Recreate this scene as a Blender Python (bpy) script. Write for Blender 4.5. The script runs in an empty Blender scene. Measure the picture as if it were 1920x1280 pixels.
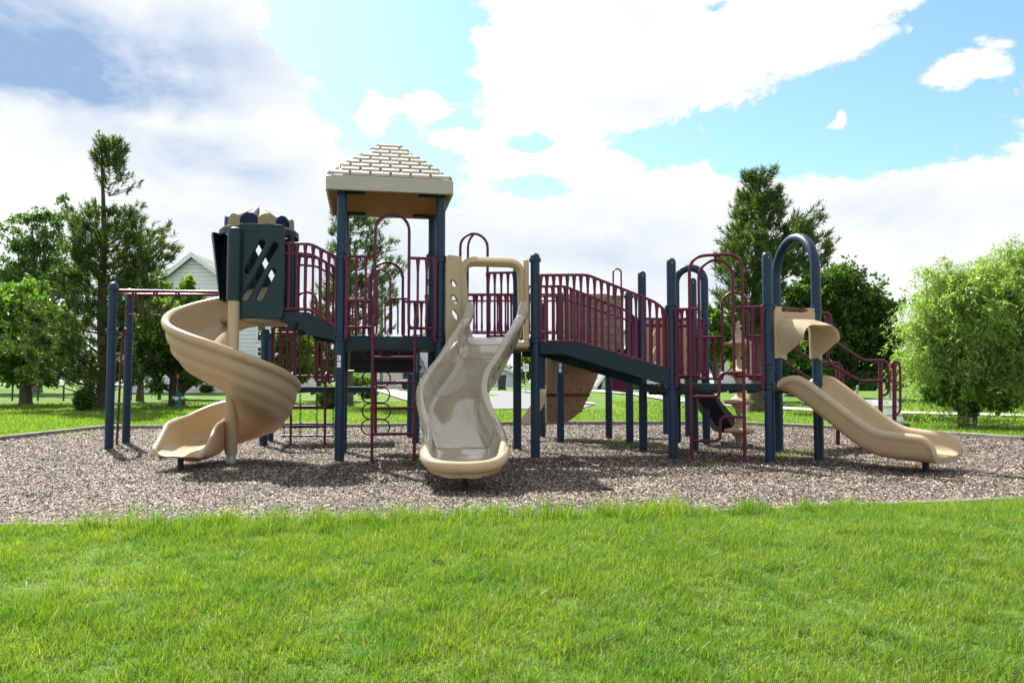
import bpy, math, random
import numpy as np
from mathutils import Vector, Matrix
R=math.radians
random.seed(7); rng=np.random.default_rng(11)
scn=bpy.context.scene; COL=scn.collection
# ---------------------------------------------------------------- camera, sky, sun, exposure
F=1464.0; PITCH=R(2.97); CH=1.05
cam=bpy.data.cameras.new("camera"); camo=bpy.data.objects.new("camera",cam); COL.objects.link(camo)
cam.sensor_width=36; cam.lens=36*F/1920; cam.clip_end=3000; cam.clip_start=.05
camo.location=(0,0,CH); camo.rotation_euler=(R(90)+PITCH,0,0); scn.camera=camo
SUN_EL=R(48); SUN_AZ=-32.0            # azimuth from +Y, negative = to the left
EXPO=1.68
scn.view_settings.view_transform='Standard'; scn.view_settings.look='None'
scn.view_settings.exposure=EXPO; scn.view_settings.gamma=1
scn.cycles.max_bounces=8; scn.cycles.transparent_max_bounces=8
sd=Vector((math.sin(R(SUN_AZ))*math.cos(SUN_EL), math.cos(R(SUN_AZ))*math.cos(SUN_EL), math.sin(SUN_EL)))
sl=bpy.data.lights.new("sun",'SUN'); sl.energy=4.4; sl.angle=R(.53); sl.color=(1,.95,.87)
so=bpy.data.objects.new("sun",sl); COL.objects.link(so); so.rotation_euler=sd.to_track_quat('Z','Y').to_euler()

def nodes(nt):
    nt.nodes.clear()
    def N(t,**k):
        n=nt.nodes.new(t)
        for a,b in k.items():
            if a in n.inputs and not hasattr(n,a): n.inputs[a].default_value=b
            else: setattr(n,a,b)
        return n
    return N
CLOUD=.62; SKYS=.13
def world():
    w=bpy.data.worlds.new("World"); scn.world=w; w.use_nodes=True; nt=w.node_tree; N=nodes(nt); L=nt.links.new
    def M(op,a,b=None,c=None,clamp=False):
        n=nt.nodes.new('ShaderNodeMath'); n.operation=op; n.use_clamp=clamp
        for i,v in enumerate((a,b,c)):
            if v is None: continue
            if isinstance(v,(int,float)): n.inputs[i].default_value=v
            else: L(v,n.inputs[i])
        return n.outputs[0]
    sky=N('ShaderNodeTexSky'); sky.sky_type='NISHITA'; sky.sun_disc=False
    sky.sun_elevation=SUN_EL; sky.sun_rotation=R(SUN_AZ); sky.air_density=1.0; sky.dust_density=.6; sky.ozone_density=1.5
    tc=N('ShaderNodeTexCoord'); sp=N('ShaderNodeSeparateXYZ'); L(tc.outputs['Generated'],sp.inputs[0])
    x,y,z=sp.outputs
    az=M('ARCTAN2',x,y); hy=M('SQRT',M('ADD',M('MULTIPLY',x,x),M('MULTIPLY',y,y))); el=M('ARCTAN2',z,hy)
    ta=M('TANGENT',M('MINIMUM',M('MAXIMUM',az,-1.3),1.3))
    # billowing noise over direction, flattened vertically
    cb=N('ShaderNodeCombineXYZ'); L(M('MULTIPLY',az,1.0),cb.inputs[0]); L(M('MULTIPLY',el,1.7),cb.inputs[1])
    def noise(scale,det,rough,off):
        mp=N('ShaderNodeMapping'); mp.inputs['Location'].default_value=off; L(cb.outputs[0],mp.inputs['Vector'])
        n=N('ShaderNodeTexNoise'); n.inputs['Scale'].default_value=scale; n.inputs['Detail'].default_value=det
        n.inputs['Roughness'].default_value=rough; n.inputs['Distortion'].default_value=.25; L(mp.outputs[0],n.inputs['Vector']); return n.outputs[0]
    n1=noise(4.6,12,.6,(3.1,1.7,0)); n2=noise(15,9,.62,(.4,7.7,2))
    def blob(px,py,rx,ry,amp):
        a0=math.atan((px-960)/F); e0=math.atan((716-py)/F*math.cos(a0))
        u=M('MULTIPLY',M('SUBTRACT',az,a0),F/rx); v=M('MULTIPLY',M('SUBTRACT',el,e0),F/ry)
        g=M('POWER',2.71828,M('MULTIPLY',M('ADD',M('MULTIPLY',u,u),M('MULTIPLY',v,v)),-1.0))
        return M('MULTIPLY',g,amp)
    def total(lst):
        s=None
        for b in lst:
            g=blob(*b); s=g if s is None else M('ADD',s,g)
        return s
    blue=total([(640,60,190,210,.62),(800,130,150,150,.55),(880,270,110,90,.35),(700,250,90,70,.2),(1700,240,270,95,.6),(1420,290,220,55,.42),(1880,30,130,100,.62),(1530,190,210,60,.45),
                (1345,0,70,18,.45),(1010,350,90,30,.42),(1000,268,50,20,.35),(5,275,40,25,.3),(1235,265,80,36,.4),(400,372,50,18,.2)])
    add=total([(700,205,36,46,.75),(795,190,48,34,.7),(860,258,66,26,.6),(960,300,80,22,.4),(1560,236,44,16,.5),(1592,206,20,26,.5),(1622,272,22,10,.42),(930,68,14,12,.5),(1810,130,90,36,.5),(1880,80,60,40,.3),(940,130,60,160,.2),(480,260,160,150,.35),(1100,120,200,120,.3),(1600,380,400,80,.3)])
    back=N('ShaderNodeMapRange'); back.inputs['From Min'].default_value=.35; back.inputs['From Max'].default_value=-.2; back.inputs['To Max'].default_value=.16; L(y,back.inputs['Value'])  # thins the unseen cloud behind and overhead to lower ambient light
    up=N('ShaderNodeMapRange'); up.inputs['From Min'].default_value=.55; up.inputs['From Max'].default_value=.8; up.inputs['To Max'].default_value=.2; L(z,up.inputs['Value'])
    d=M('ADD',M('SUBTRACT',M('ADD',M('MULTIPLY',n1,1.25),M('MULTIPLY',M('ADD',n2,-.2),1.05)),M('ADD',blue,M('MAXIMUM',back.outputs[0],up.outputs[0]))),M('ADD',add,-.33))
    mr=N('ShaderNodeMapRange'); mr.interpolation_type='SMOOTHSTEP'; mr.inputs['From Min'].default_value=.22; mr.inputs['From Max'].default_value=.37; L(d,mr.inputs['Value'])
    cov=mr.outputs[0]
    dark=total([(40,60,230,90,.85),(230,110,210,80,.5),(60,140,240,40,.6),(320,270,170,50,.34),(440,320,110,35,.16),(1240,405,170,50,.22),(1650,410,120,40,.22),(1220,190,90,28,.14),(1800,370,150,50,.12),(640,470,240,70,.16),(1150,470,190,40,.2),(900,560,900,70,.14),(350,360,200,60,.2),(1500,500,250,60,.12)])
    n3=noise(4.6,9,.56,(9.,2.,4.))
    dk=M('MULTIPLY',M('ADD',dark,.12),M('ADD',M('MULTIPLY',n3,4.2),-1.15),None,True)
    mx=N('ShaderNodeMix'); mx.data_type='RGBA'; L(dk,mx.inputs['Factor'])
    mx.inputs['A'].default_value=(CLOUD,CLOUD*1.0,CLOUD*1.0,1); mx.inputs['B'].default_value=(.105,.158,.24,1)
    # clear sky: Nishita, at physical strength
    sc=N('ShaderNodeMix'); sc.data_type='RGBA'; sc.blend_type='MULTIPLY'; sc.inputs['Factor'].default_value=1
    L(sky.outputs[0],sc.inputs['A']); sc.inputs['B'].default_value=(SKYS*.92,SKYS*1.08,SKYS*1.05,1)
    # clouds mixed over the clear sky by coverage
    f=N('ShaderNodeMix'); f.data_type='RGBA'; L(cov,f.inputs['Factor']); L(sc.outputs['Result'],f.inputs['A']); L(mx.outputs['Result'],f.inputs['B'])
    bg=N('ShaderNodeBackground'); L(f.outputs['Result'],bg.inputs['Color']); bg.inputs['Strength'].default_value=1.0
    out=N('ShaderNodeOutputWorld'); L(bg.outputs[0],out.inputs[0])
CLOUD=.345; SKYS=.066
world()

# ---------------------------------------------------------------- helpers
def at(px,py,D):
    u=(px-960)/F; v=(640-py)/F
    d=Vector((u, math.cos(PITCH)-v*math.sin(PITCH), math.sin(PITCH)+v*math.cos(PITCH)))
    k=D/d.y; return Vector((d.x*k, D, CH+d.z*k))
def G(px,py,z=0.0):
    p=at(px,py,1.0); k=(z-CH)/(p.z-CH); return Vector((p.x*k,k,z))
def smooth(a,b,x):
    t=min(1,max(0,(x-a)/(b-a))); return t*t*(3-2*t)
WO={}
def tag(o,label=None,cat=None,group=None,kind=None):
    if label: o['label']=label
    if cat: o['category']=cat
    if group: o['group']=group
    if kind: o['kind']=kind
    return o
def thing(name,loc,label,cat,group=None):
    o=bpy.data.objects.new(name,None); COL.objects.link(o); o.location=loc; WO[o.name]=Vector(loc)
    o.empty_display_size=.2
    return tag(o,label,cat,group)
def link_mesh(name,me,parent,c,mat):
    o=bpy.data.objects.new(name,me); COL.objects.link(o); WO[o.name]=Vector(c)
    o.location=Vector(c)-(WO[parent.name] if parent else Vector((0,0,0)))
    if parent: o.parent=parent
    for m in (mat if isinstance(mat,(list,tuple)) else [mat]):
        me.materials.append(m)
    return o
class MB:
    def __init__(s): s.v=[]; s.f=[]; s.m=[]
    def add(s,vs,fs,mi=0):
        b=len(s.v); s.v+= [Vector(v) for v in vs]; s.f+=[tuple(b+i for i in f) for f in fs]; s.m+=[mi]*len(fs); return s
    def box(s,c,size,ax=None,mi=0,bev=0):
        c=Vector(c); X,Y,Z=ax if ax else (Vector((1,0,0)),Vector((0,1,0)),Vector((0,0,1)))
        a,b,d=[q/2 for q in size]
        if bev<=0:
            vs=[c+X*(a*i)+Y*(b*j)+Z*(d*k) for k in(-1,1) for j in(-1,1) for i in(-1,1)]
            return s.add(vs,[(0,2,3,1),(4,5,7,6),(0,1,5,4),(2,6,7,3),(0,4,6,2),(1,3,7,5)],mi)
        rings=[]
        for (k,e) in ((-1,bev),(-1,0),(1,0),(1,bev)):
            z=k*(d if e else d-bev)
            aa,bb=a-e,b-e; q=bev*.7
            rings.append([c+X*x+Y*y+Z*z for x,y in ((-aa+q,-bb),(aa-q,-bb),(aa,-bb+q),(aa,bb-q),(aa-q,bb),(-aa+q,bb),(-aa,bb-q),(-aa,-bb+q))])
        return s.loft(rings,mi=mi)
    def loft(s,rings,cap=True,closed=True,mi=0):
        n=len(rings[0]); vs=[p for r in rings for p in r]; fs=[]
        for i in range(len(rings)-1):
            for j in range(n if closed else n-1):
                k=(j+1)%n; fs.append((i*n+j,i*n+k,(i+1)*n+k,(i+1)*n+j))
        if cap and closed: fs.append(tuple(range(n-1,-1,-1))); fs.append(tuple((len(rings)-1)*n+j for j in range(n)))
        return s.add(vs,fs,mi)
    def tube(s,path,r,segs=8,cap=True,mi=0,loop=False):
        P=[Vector(p) for p in path]; n=len(P)
        rs=r if isinstance(r,(list,tuple)) else [r]*n
        T=[]
        for i in range(n):
            if loop: t=P[(i+1)%n]-P[i-1]
            else: t=(P[min(i+1,n-1)]-P[max(i-1,0)])
            T.append(t.normalized() if t.length>1e-9 else Vector((0,0,1)))
        u=T[0].orthogonal().normalized(); rings=[]
        for i in range(n):
            u=(u-T[i]*u.dot(T[i])); u=u.normalized() if u.length>1e-6 else T[i].orthogonal().normalized()
            w=T[i].cross(u)
            rings.append([P[i]+(u*math.cos(a)+w*math.sin(a))*rs[i] for a in [2*math.pi*k/segs for k in range(segs)]])
        if loop: rings.append(rings[0])
        return s.loft(rings,cap=cap and not loop,mi=mi)
    def revolve(s,c,prof,segs=20,mi=0,ax=None):
        c=Vector(c); X,Y,Z=ax if ax else (Vector((1,0,0)),Vector((0,1,0)),Vector((0,0,1)))
        rings=[[c+(X*math.cos(a)+Y*math.sin(a))*max(r,.0005)+Z*z for a in [2*math.pi*k/segs for k in range(segs)]] for r,z in prof]
        return s.loft(rings,mi=mi)
    def build(s,name,mat,parent=None,ang=40,bevel=0):
        me=bpy.data.meshes.new(name)
        lo=Vector([min(v[i] for v in s.v) for i in range(3)]); hi=Vector([max(v[i] for v in s.v) for i in range(3)])
        c=(lo+hi)/2; c.z=lo.z
        me.from_pydata([v-c for v in s.v],[],s.f)
        me.polygons.foreach_set('material_index',s.m); me.polygons.foreach_set('use_smooth',[True]*len(s.f))
        me.update(); me.set_sharp_from_angle(angle=R(ang))
        o=link_mesh(name,me,parent,c,mat)
        if bevel:
            b=o.modifiers.new('bevel','BEVEL'); b.width=bevel; b.segments=2; b.limit_method='ANGLE'; b.angle_limit=R(40)
        return o
def fillet(pts,r,n=6):
    P=[Vector(p) for p in pts]; out=[P[0]]
    for i in range(1,len(P)-1):
        a=P[i-1]-P[i]; b=P[i+1]-P[i]; ra=min(r,a.length*.49); rb=min(r,b.length*.49)
        A=P[i]+a.normalized()*ra; B=P[i]+b.normalized()*rb
        for k in range(n+1):
            t=k/n; out.append(A*(1-t)**2+P[i]*2*t*(1-t)+B*t*t)
    out.append(P[-1]); return out
def arch(a,b,ztop,n=14,flat=1.0):
    """inverted U between feet a and b reaching ztop"""
    a=Vector(a); b=Vector(b); w=(b-a); w.z=0; r=w.length/2; h=w.normalized()
    cz=ztop-r*flat; pts=[a]
    m=(a+b)/2
    for k in range(n+1):
        t=math.pi*(1-k/n); pts.append(Vector((m.x,m.y,cz))+h*(r*math.cos(t))+Vector((0,0,r*flat*math.sin(t))))
    pts.append(b); return pts
def catmull(P,n=3,closed=True):
    out=[]; m=len(P)
    for i in range(m if closed else m-1):
        p0=P[(i-1)%m] if closed else P[max(i-1,0)]; p1=P[i]; p2=P[(i+1)%m]; p3=P[(i+2)%m] if closed else P[min(i+2,m-1)]
        for k in range(n):
            t=k/n; out.append(tuple(.5*((2*b)+(-a+c)*t+(2*a-5*b+4*c-d)*t*t+(-a+3*b-3*c+d)*t**3) for a,b,c,d in zip(p0,p1,p2,p3)))
    if not closed: out.append(tuple(P[-1]))
    return out
def plate(name,outer,holes,thick,mat,parent,org,X,Y,bevel=.004):
    """flat plate with holes: outlines in (x,y) on the plane org + X x + Y y"""
    cu=bpy.data.curves.new(name,'CURVE'); cu.dimensions='2D'; cu.fill_mode='BOTH'; cu.extrude=thick/2; cu.bevel_depth=bevel; cu.bevel_resolution=1
    for pl in [outer]+holes:
        sp=cu.splines.new('POLY'); sp.points.add(len(pl)-1); sp.use_cyclic_u=True
        for i,p in enumerate(pl): sp.points[i].co=(p[0],p[1],0,1)
    t=bpy.data.objects.new('tmp',cu); COL.objects.link(t)
    dg=bpy.context.evaluated_depsgraph_get(); me0=t.evaluated_get(dg).to_mesh()
    vs=[v.co.copy() for v in me0.vertices]; fs=[tuple(p.vertices) for p in me0.polygons]
    t.evaluated_get(dg).to_mesh_clear(); bpy.data.objects.remove(t); bpy.data.curves.remove(cu)
    Z=X.cross(Y).normalized(); mb=MB(); mb.add([org+X*v.x+Y*v.y+Z*v.z for v in vs],fs)
    return mb.build(name,mat,parent,ang=30)
def capsule(a,b,r,n=6):
    a=Vector(a); b=Vector(b); d=(b-a).normalized(); w=Vector((-d.y,d.x)); out=[]
    for k in range(n+1):
        t=-math.pi/2+math.pi*k/n; out.append(b+d*(r*math.cos(t))+w*(r*math.sin(t)))
    for k in range(n+1):
        t=math.pi/2+math.pi*k/n; out.append(a+d*(r*math.cos(t))+w*(r*math.sin(t)))
    return [(p.x,p.y) for p in out]
def rrect(x0,y0,x1,y1,r,n=6):
    out=[]
    for cx,cy,a0 in ((x1-r,y1-r,0),(x0+r,y1-r,90),(x0+r,y0+r,180),(x1-r,y0+r,270)):
        for k in range(n+1):
            a=R(a0+90*k/n); out.append((cx+r*math.cos(a),cy+r*math.sin(a)))
    return out

# ---------------------------------------------------------------- materials
MT={}
def mat(name,col,rough=.5,spec=.5,var=.12,vscale=3.0,bump=0,bscale=60,coat=0,trans=0,metal=0,col2=None,stretch=None,fine=.0,sss=0,dirt=0):
    m=bpy.data.materials.new(name); m.use_nodes=True; nt=m.node_tree; N=nodes(nt); L=nt.links.new
    b=N('ShaderNodeBsdfPrincipled'); b.inputs['Roughness'].default_value=rough; b.inputs['Metallic'].default_value=metal
    b.inputs['Specular IOR Level'].default_value=spec; b.inputs['Coat Weight'].default_value=coat
    tc=N('ShaderNodeTexCoord'); mp=N('ShaderNodeMapping'); L(tc.outputs['Object'],mp.inputs['Vector'])
    if stretch: mp.inputs['Scale'].default_value=stretch
    n=N('ShaderNodeTexNoise'); n.inputs['Scale'].default_value=vscale; n.inputs['Detail'].default_value=8; n.inputs['Roughness'].default_value=.65; L(mp.outputs[0],n.inputs['Vector'])
    cr=N('ShaderNodeValToRGB'); cr.color_ramp.elements[0].position=.3; cr.color_ramp.elements[1].position=.7
    c2=col2 if col2 else [c*(1+var) for c in col]; c1=[c*(1-var) for c in col] if not col2 else col
    cr.color_ramp.elements[0].color=(*c1,1); cr.color_ramp.elements[1].color=(*c2,1)
    L(n.outputs[0],cr.inputs[0]); col_=cr.outputs[0]
    if dirt:   # scuffs: thin long scratches and small grimy specks
        mp2=N('ShaderNodeMapping'); mp2.inputs['Scale'].default_value=(3,1,1); L(tc.outputs['Object'],mp2.inputs['Vector'])
        sc_=N('ShaderNodeTexNoise'); sc_.inputs['Scale'].default_value=7; sc_.inputs['Detail'].default_value=12; sc_.inputs['Roughness'].default_value=.8; L(mp2.outputs[0],sc_.inputs['Vector'])
        cd=N('ShaderNodeValToRGB'); cd.color_ramp.elements[0].position=.34; cd.color_ramp.elements[0].color=(1-dirt,1-dirt*1.05,1-dirt*1.1,1); cd.color_ramp.elements[1].position=.52; cd.color_ramp.elements[1].color=(1,1,1,1); L(sc_.outputs[0],cd.inputs[0])
        md=N('ShaderNodeMix'); md.data_type='RGBA'; md.blend_type='MULTIPLY'; md.inputs['Factor'].default_value=1; L(col_,md.inputs['A']); L(cd.outputs[0],md.inputs['B']); col_=md.outputs['Result']
    L(col_,b.inputs['Base Color'])
    rr=N('ShaderNodeMapRange'); rr.inputs['To Min'].default_value=rough*.8; rr.inputs['To Max'].default_value=min(1,rough*1.3)
    n2=N('ShaderNodeTexNoise'); n2.inputs['Scale'].default_value=vscale*5; n2.inputs['Detail'].default_value=6; L(mp.outputs[0],n2.inputs['Vector'])
    L(n2.outputs[0],rr.inputs['Value']); L(rr.outputs[0],b.inputs['Roughness'])
    if bump:
        nb=N('ShaderNodeTexNoise'); nb.inputs['Scale'].default_value=bscale; nb.inputs['Detail'].default_value=6; L(mp.outputs[0],nb.inputs['Vector'])
        bp=N('ShaderNodeBump'); bp.inputs['Strength'].default_value=bump; bp.inputs['Distance'].default_value=.01; L(nb.outputs[0],bp.inputs['Height']); L(bp.outputs[0],b.inputs['Normal'])
    out=N('ShaderNodeOutputMaterial')
    if trans:
        t=N('ShaderNodeBsdfTranslucent'); t.inputs['Color'].default_value=(*[c for c in (trans[1])],1)
        mx=N('ShaderNodeMixShader'); mx.inputs[0].default_value=trans[0]; L(b.outputs[0],mx.inputs[1]); L(t.outputs[0],mx.inputs[2]); L(mx.outputs[0],out.inputs[0])
    else: L(b.outputs[0],out.inputs[0])
    MT[name]=m; return m
def leafmat(name,cols,transl=.45,rough=.5,tcol=None,patch=False,pc=((.62,.78,.8),(1.45,1.12,1.15))):
    """foliage: each leaf its own green (random per island); thin, so it passes light"""
    m=bpy.data.materials.new(name); m.use_nodes=True; nt=m.node_tree; N=nodes(nt); L=nt.links.new
    g=N('ShaderNodeNewGeometry'); cr=N('ShaderNodeValToRGB'); L(g.outputs['Random Per Island'],cr.inputs[0])
    els=cr.color_ramp.elements
    while len(els)<len(cols): els.new(.5)
    for i,c in enumerate(cols): els[i].position=i/(len(cols)-1); els[i].color=(*c,1)
    col=cr.outputs[0]
    if patch:   # the lawn is yellower in some patches and deeper green in others
        tc=N('ShaderNodeTexCoord'); no=N('ShaderNodeTexNoise'); no.inputs['Scale'].default_value=1.9; no.inputs['Detail'].default_value=7; no.inputs['Roughness'].default_value=.72; L(tc.outputs['Object'],no.inputs['Vector'])
        c2=N('ShaderNodeValToRGB'); c2.color_ramp.elements[0].position=.36; c2.color_ramp.elements[0].color=(*pc[0],1); c2.color_ramp.elements[1].position=.64; c2.color_ramp.elements[1].color=(*pc[1],1); L(no.outputs[0],c2.inputs[0])
        mm0=N('ShaderNodeMix'); mm0.data_type='RGBA'; mm0.blend_type='MULTIPLY'; mm0.inputs['Factor'].default_value=1; L(col,mm0.inputs['A']); L(c2.outputs[0],mm0.inputs['B']); col=mm0.outputs['Result']
    b=N('ShaderNodeBsdfPrincipled'); b.inputs['Roughness'].default_value=rough; b.inputs['Specular IOR Level'].default_value=.35
    L(col,b.inputs['Base Color'])
    t=N('ShaderNodeBsdfTranslucent'); mm=N('ShaderNodeMix'); mm.data_type='RGBA'; mm.blend_type='MULTIPLY'; mm.inputs['Factor'].default_value=1
    L(col,mm.inputs['A']); mm.inputs['B'].default_value=(*(tcol or (1.5,1.6,.7)),1); L(mm.outputs['Result'],t.inputs['Color'])
    mx=N('ShaderNodeMixShader'); mx.inputs[0].default_value=transl; L(b.outputs[0],mx.inputs[1]); L(t.outputs[0],mx.inputs[2])
    out=N('ShaderNodeOutputMaterial'); L(mx.outputs[0],out.inputs[0]); MT[name]=m; return m
navy=mat('navy_powder_coat',(.008,.030,.066),.38,.32,.18,2.5,.03,200)
navyd=mat('dark_green_steel',(.006,.024,.030),.5,.3,.2,3,.04,150)
maroon=mat('maroon_powder_coat',(.10,.010,.036),.36,.32,.15,4,.02,200)
tan=mat('tan_plastic',(.44,.355,.225),.30,.5,.07,2.2,.05,120,trans=(.13,(.85,.46,.16)),dirt=.07)
tang=mat('worn_glossy_tan_plastic',(.29,.25,.18),.12,.6,.10,3.0,.02,90,col2=(.35,.31,.235),coat=.6,dirt=.12)
tand=mat('brown_tan_panel_plastic',(.33,.215,.13),.5,.35,.1,3,.05,120,trans=(.06,(.6,.35,.15)))
taupe=mat('taupe_plastic',(.24,.19,.165),.5,.4,.08,3,.03,120)
shing=mat('beige_roof_plastic',(.40,.365,.31),.5,.4,.06,4,.04,120)
roofin=mat('roof_shell_painted_glow',(.62,.30,.15),.5,.4,.06,4,.04,120,trans=(.3,(.9,.42,.15)))  # orange base paints in the sunlight glowing through the beige roof
turg=mat('dark_teal_plastic',(.005,.026,.035),.38,.3,.2,4,.03,150)
domen=mat('navy_dome_plastic',(.008,.020,.058),.6,.12,.15,4)
lobet=mat('dark_tan_dome_plastic',(.27,.215,.14),.62,.15,.08,4)  # tan set darker and duller so the lit dome tops don't wash out
steel=mat('galvanised_steel',(.45,.5,.53),.45,.5,.1,12,metal=.7)
white=mat('white_vinyl',(.80,.83,.86),.5,.4,.04,4)
blackr=mat('black_rubber_coated_steel',(.010,.011,.014),.55,.4,.3,8,.1,80)
redp=mat('sign_red',(.5,.05,.06),.5); greyp=mat('sign_grey',(.3,.32,.36),.5)
tanl=mat('light_tan_panel_plastic',(.46,.34,.22),.45,.4,.1,3,.05,120,trans=(.18,(.75,.48,.25)))
bark=mat('pine_bark',(.05,.036,.027),.9,.2,0,9,.8,25,col2=(.13,.10,.08),stretch=(1,1,.25))
barkg=mat('grey_bark',(.07,.06,.05),.9,.2,0,9,.8,25,col2=(.17,.15,.13),stretch=(1,1,.25))
# ---------------------------------------------------------------- the play structure (one bolted thing)
PS=thing('play_structure',(0,11,0),'large navy maroon and tan playground climbing structure with slides on the wood chips','play structure')
Z3=Vector((0,0,1))
def V(x,y,z=0): return Vector((x,y,z))
TL=V(-2.24,10.19); yaw=R(10.5); e1=V(math.cos(yaw),math.sin(yaw)); e2=V(-math.sin(yaw),math.cos(yaw))
TR=TL+e1*1.3; BR=TR+e2*1.3; BL=TL+e2*1.3; FR=TR+e1*1.3; FB=FR+e2*1.3
P1260=V(2.16,10.53); P1204=V(1.97,11.78); P1304=V(2.74,11.8); P1441=V(3.32,10.1); P1455=V(3.86,11.35); P1533=V(4.05,10.36)
def post(p,z1,cap='ball',collars=(),lab=None,r=.0635,z0=-.08):
    mb=MB()
    prof=[(r,z0),(r,z1-.07)]
    if cap=='dome': prof+=[(r*.98,z1-.05),(r*.86,z1-.025),(r*.6,z1-.007),(.001,z1)]
    elif cap=='ball': prof+=[(r,z1-.085)]
    else: prof=[(r,z0),(r,z1)]
    mb.revolve((p.x,p.y,0),prof,20); o=mb.build('post',navy,PS)
    if lab: o['label']=lab
    if cap=='ball':
        m=MB(); m.revolve((p.x,p.y,0),[(r,z1-.10),(r*1.28,z1-.10),(r*1.32,z1-.075),(r*1.28,z1-.055),(r*1.04,z1-.05),(r*1.04,z1-.03),(r*.9,z1-.008),(r*.6,z1+.012),(.001,z1+.02)],20)
        m.revolve((p.x,p.y,0)+V(0,0,0) if False else (p.x+.0,p.y-r*.9,z1-.02),[(.001,-.01),(.011,-.006),(.011,.006),(.001,.01)],8)
        m.build('post_cap',navy,o)
    elif cap=='dome':
        m=MB(); m.revolve((p.x,p.y-r*.98,z1-.075),[(.001,-.01),(.009,-.006),(.009,.006),(.001,.01)],8); m.build('bolt',steel,o)
    for k_,z in enumerate(collars):
        m=MB(); m.revolve((p.x,p.y,0),[(r,z-.045),(r*1.17,z-.045),(r*1.22,z-.03),(r*1.12,z-.02),(r*1.12,z+.02),(r*1.22,z+.03),(r*1.17,z+.045),(r,z+.045)],20)
        if k_==0: m.box((p.x,p.y-.01,z),(r*2.9,.05,.06),bev=.008)
        m.build('collar',navy,o)
    return o
D1=1.655; D3=1.03
pTL=post(TL,3.56,'none',(2.70,D1-.03)); post(BL,3.56,'none',(2.62,2.2,D1-.03)); post(TR,3.56,'none',(2.70,D1-.03)); post(BR,3.56,'none',(2.95,2.55,1.95))
post(FR,2.80,'ball',(D1-.03,)); post(FB,2.80,'ball',(D1-.03,))
post(P1260,2.73,'dome',(2.05,D3-.03)); post(P1204,2.73,'dome'); post(P1304,2.63,'dome',(1.80,)); post(P1441,2.74,'dome',(2.02,1.25,D3-.03))
def gp(px,py): return G(px,py)
A0=gp(204,845); A1=gp(236,833)
post(A0,2.57,'ball',(1.83,)); post(A1,2.62,'ball',(1.83,))
C0=V(-3.99,12.6); C1=V(-4.2,13.6)
pC0=post(C0,1.9,'none',(1.80,)); post(C1,1.9,'none')
L0=V(-1.62,13.2); L1=V(-1.88,14.5); post(L0,1.85,'none',(1.3,)); post(L1,1.2,'none')
E0=gp(1051,833); E1=gp(1181,835); E2=gp(1017,822); E3=gp(1142,824)
pE0=post(E0,2.56,'ball',(1.60,)); post(E1,2.55,'ball',(1.28,)); post(E2,2.52,'ball'); post(E3,1.6,'none')
H0=gp(1249,816); H1=gp(1291,821); post(H0,2.3,'dome'); post(H1,2.3,'dome',(1.77,))
# arches of wide navy pipe
for a,b,zt,r in ((P1455,P1533,3.06,.0635),(V(2.78,13.2),V(3.22,13.0),2.97,.0635)):
    mb=MB(); mb.tube(arch(V(a.x,a.y,-.08),V(b.x,b.y,-.08),zt,20),r,18); o=mb.build('arch_post',navy,PS)
    for p in (a,b):
        for z in ((2.02,D3-.03) if p is b else (D3-.03,)):
            m=MB(); m.revolve((p.x,p.y,0),[(r,z-.045),(r*1.2,z-.04),(r*1.12,z),(r*1.2,z+.04),(r,z+.045)],18); m.build('collar',navy,o)

def deck(pts,z,th=.17,name='deck',m=None):
    mb=MB(); n=len(pts); c=sum(pts,V(0,0))/n
    ins=[p+(c-p).normalized()*.06 for p in pts]
    mb.loft([[V(p.x,p.y,z-th) for p in ins],[V(p.x,p.y,z-.01) for p in ins],[V(p.x,p.y,z) for p in [q+(c-q).normalized()*.01 for q in ins]]])
    o=mb.build(name,m or navyd,PS)
    # ribs beneath and lighter bolt heads along the face
    r=MB()
    for k in range(1,5):
        t=k/5; a=ins[0].lerp(ins[1],t); b=ins[-1].lerp(ins[-2],t) if n>3 else ins[2]
        X=(b-a).normalized(); mid=(a+b)/2; r.box((mid.x,mid.y,z-th-.02),((b-a).length*.96,.03,.04),(X,X.cross(Z3),Z3))
    r.build('deck_rib',blackr,o); return o
deck([TL,TR,BR,BL],D1); deck([TR,FR,FB,BR],D1); deck([P1260,P1441,P1455,P1304],D3,.09); deck([P1204+V(-.05,0),P1260,P1304],D3-.006,.12)
deck([C0,V(-2.2,12.9),V(-2.4,14.1),C1],.97,.09); deck([E0,E1,E3,E2],1.6,.12)
deck([P1441,P1533,P1455],D3-.004,.09)

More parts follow.
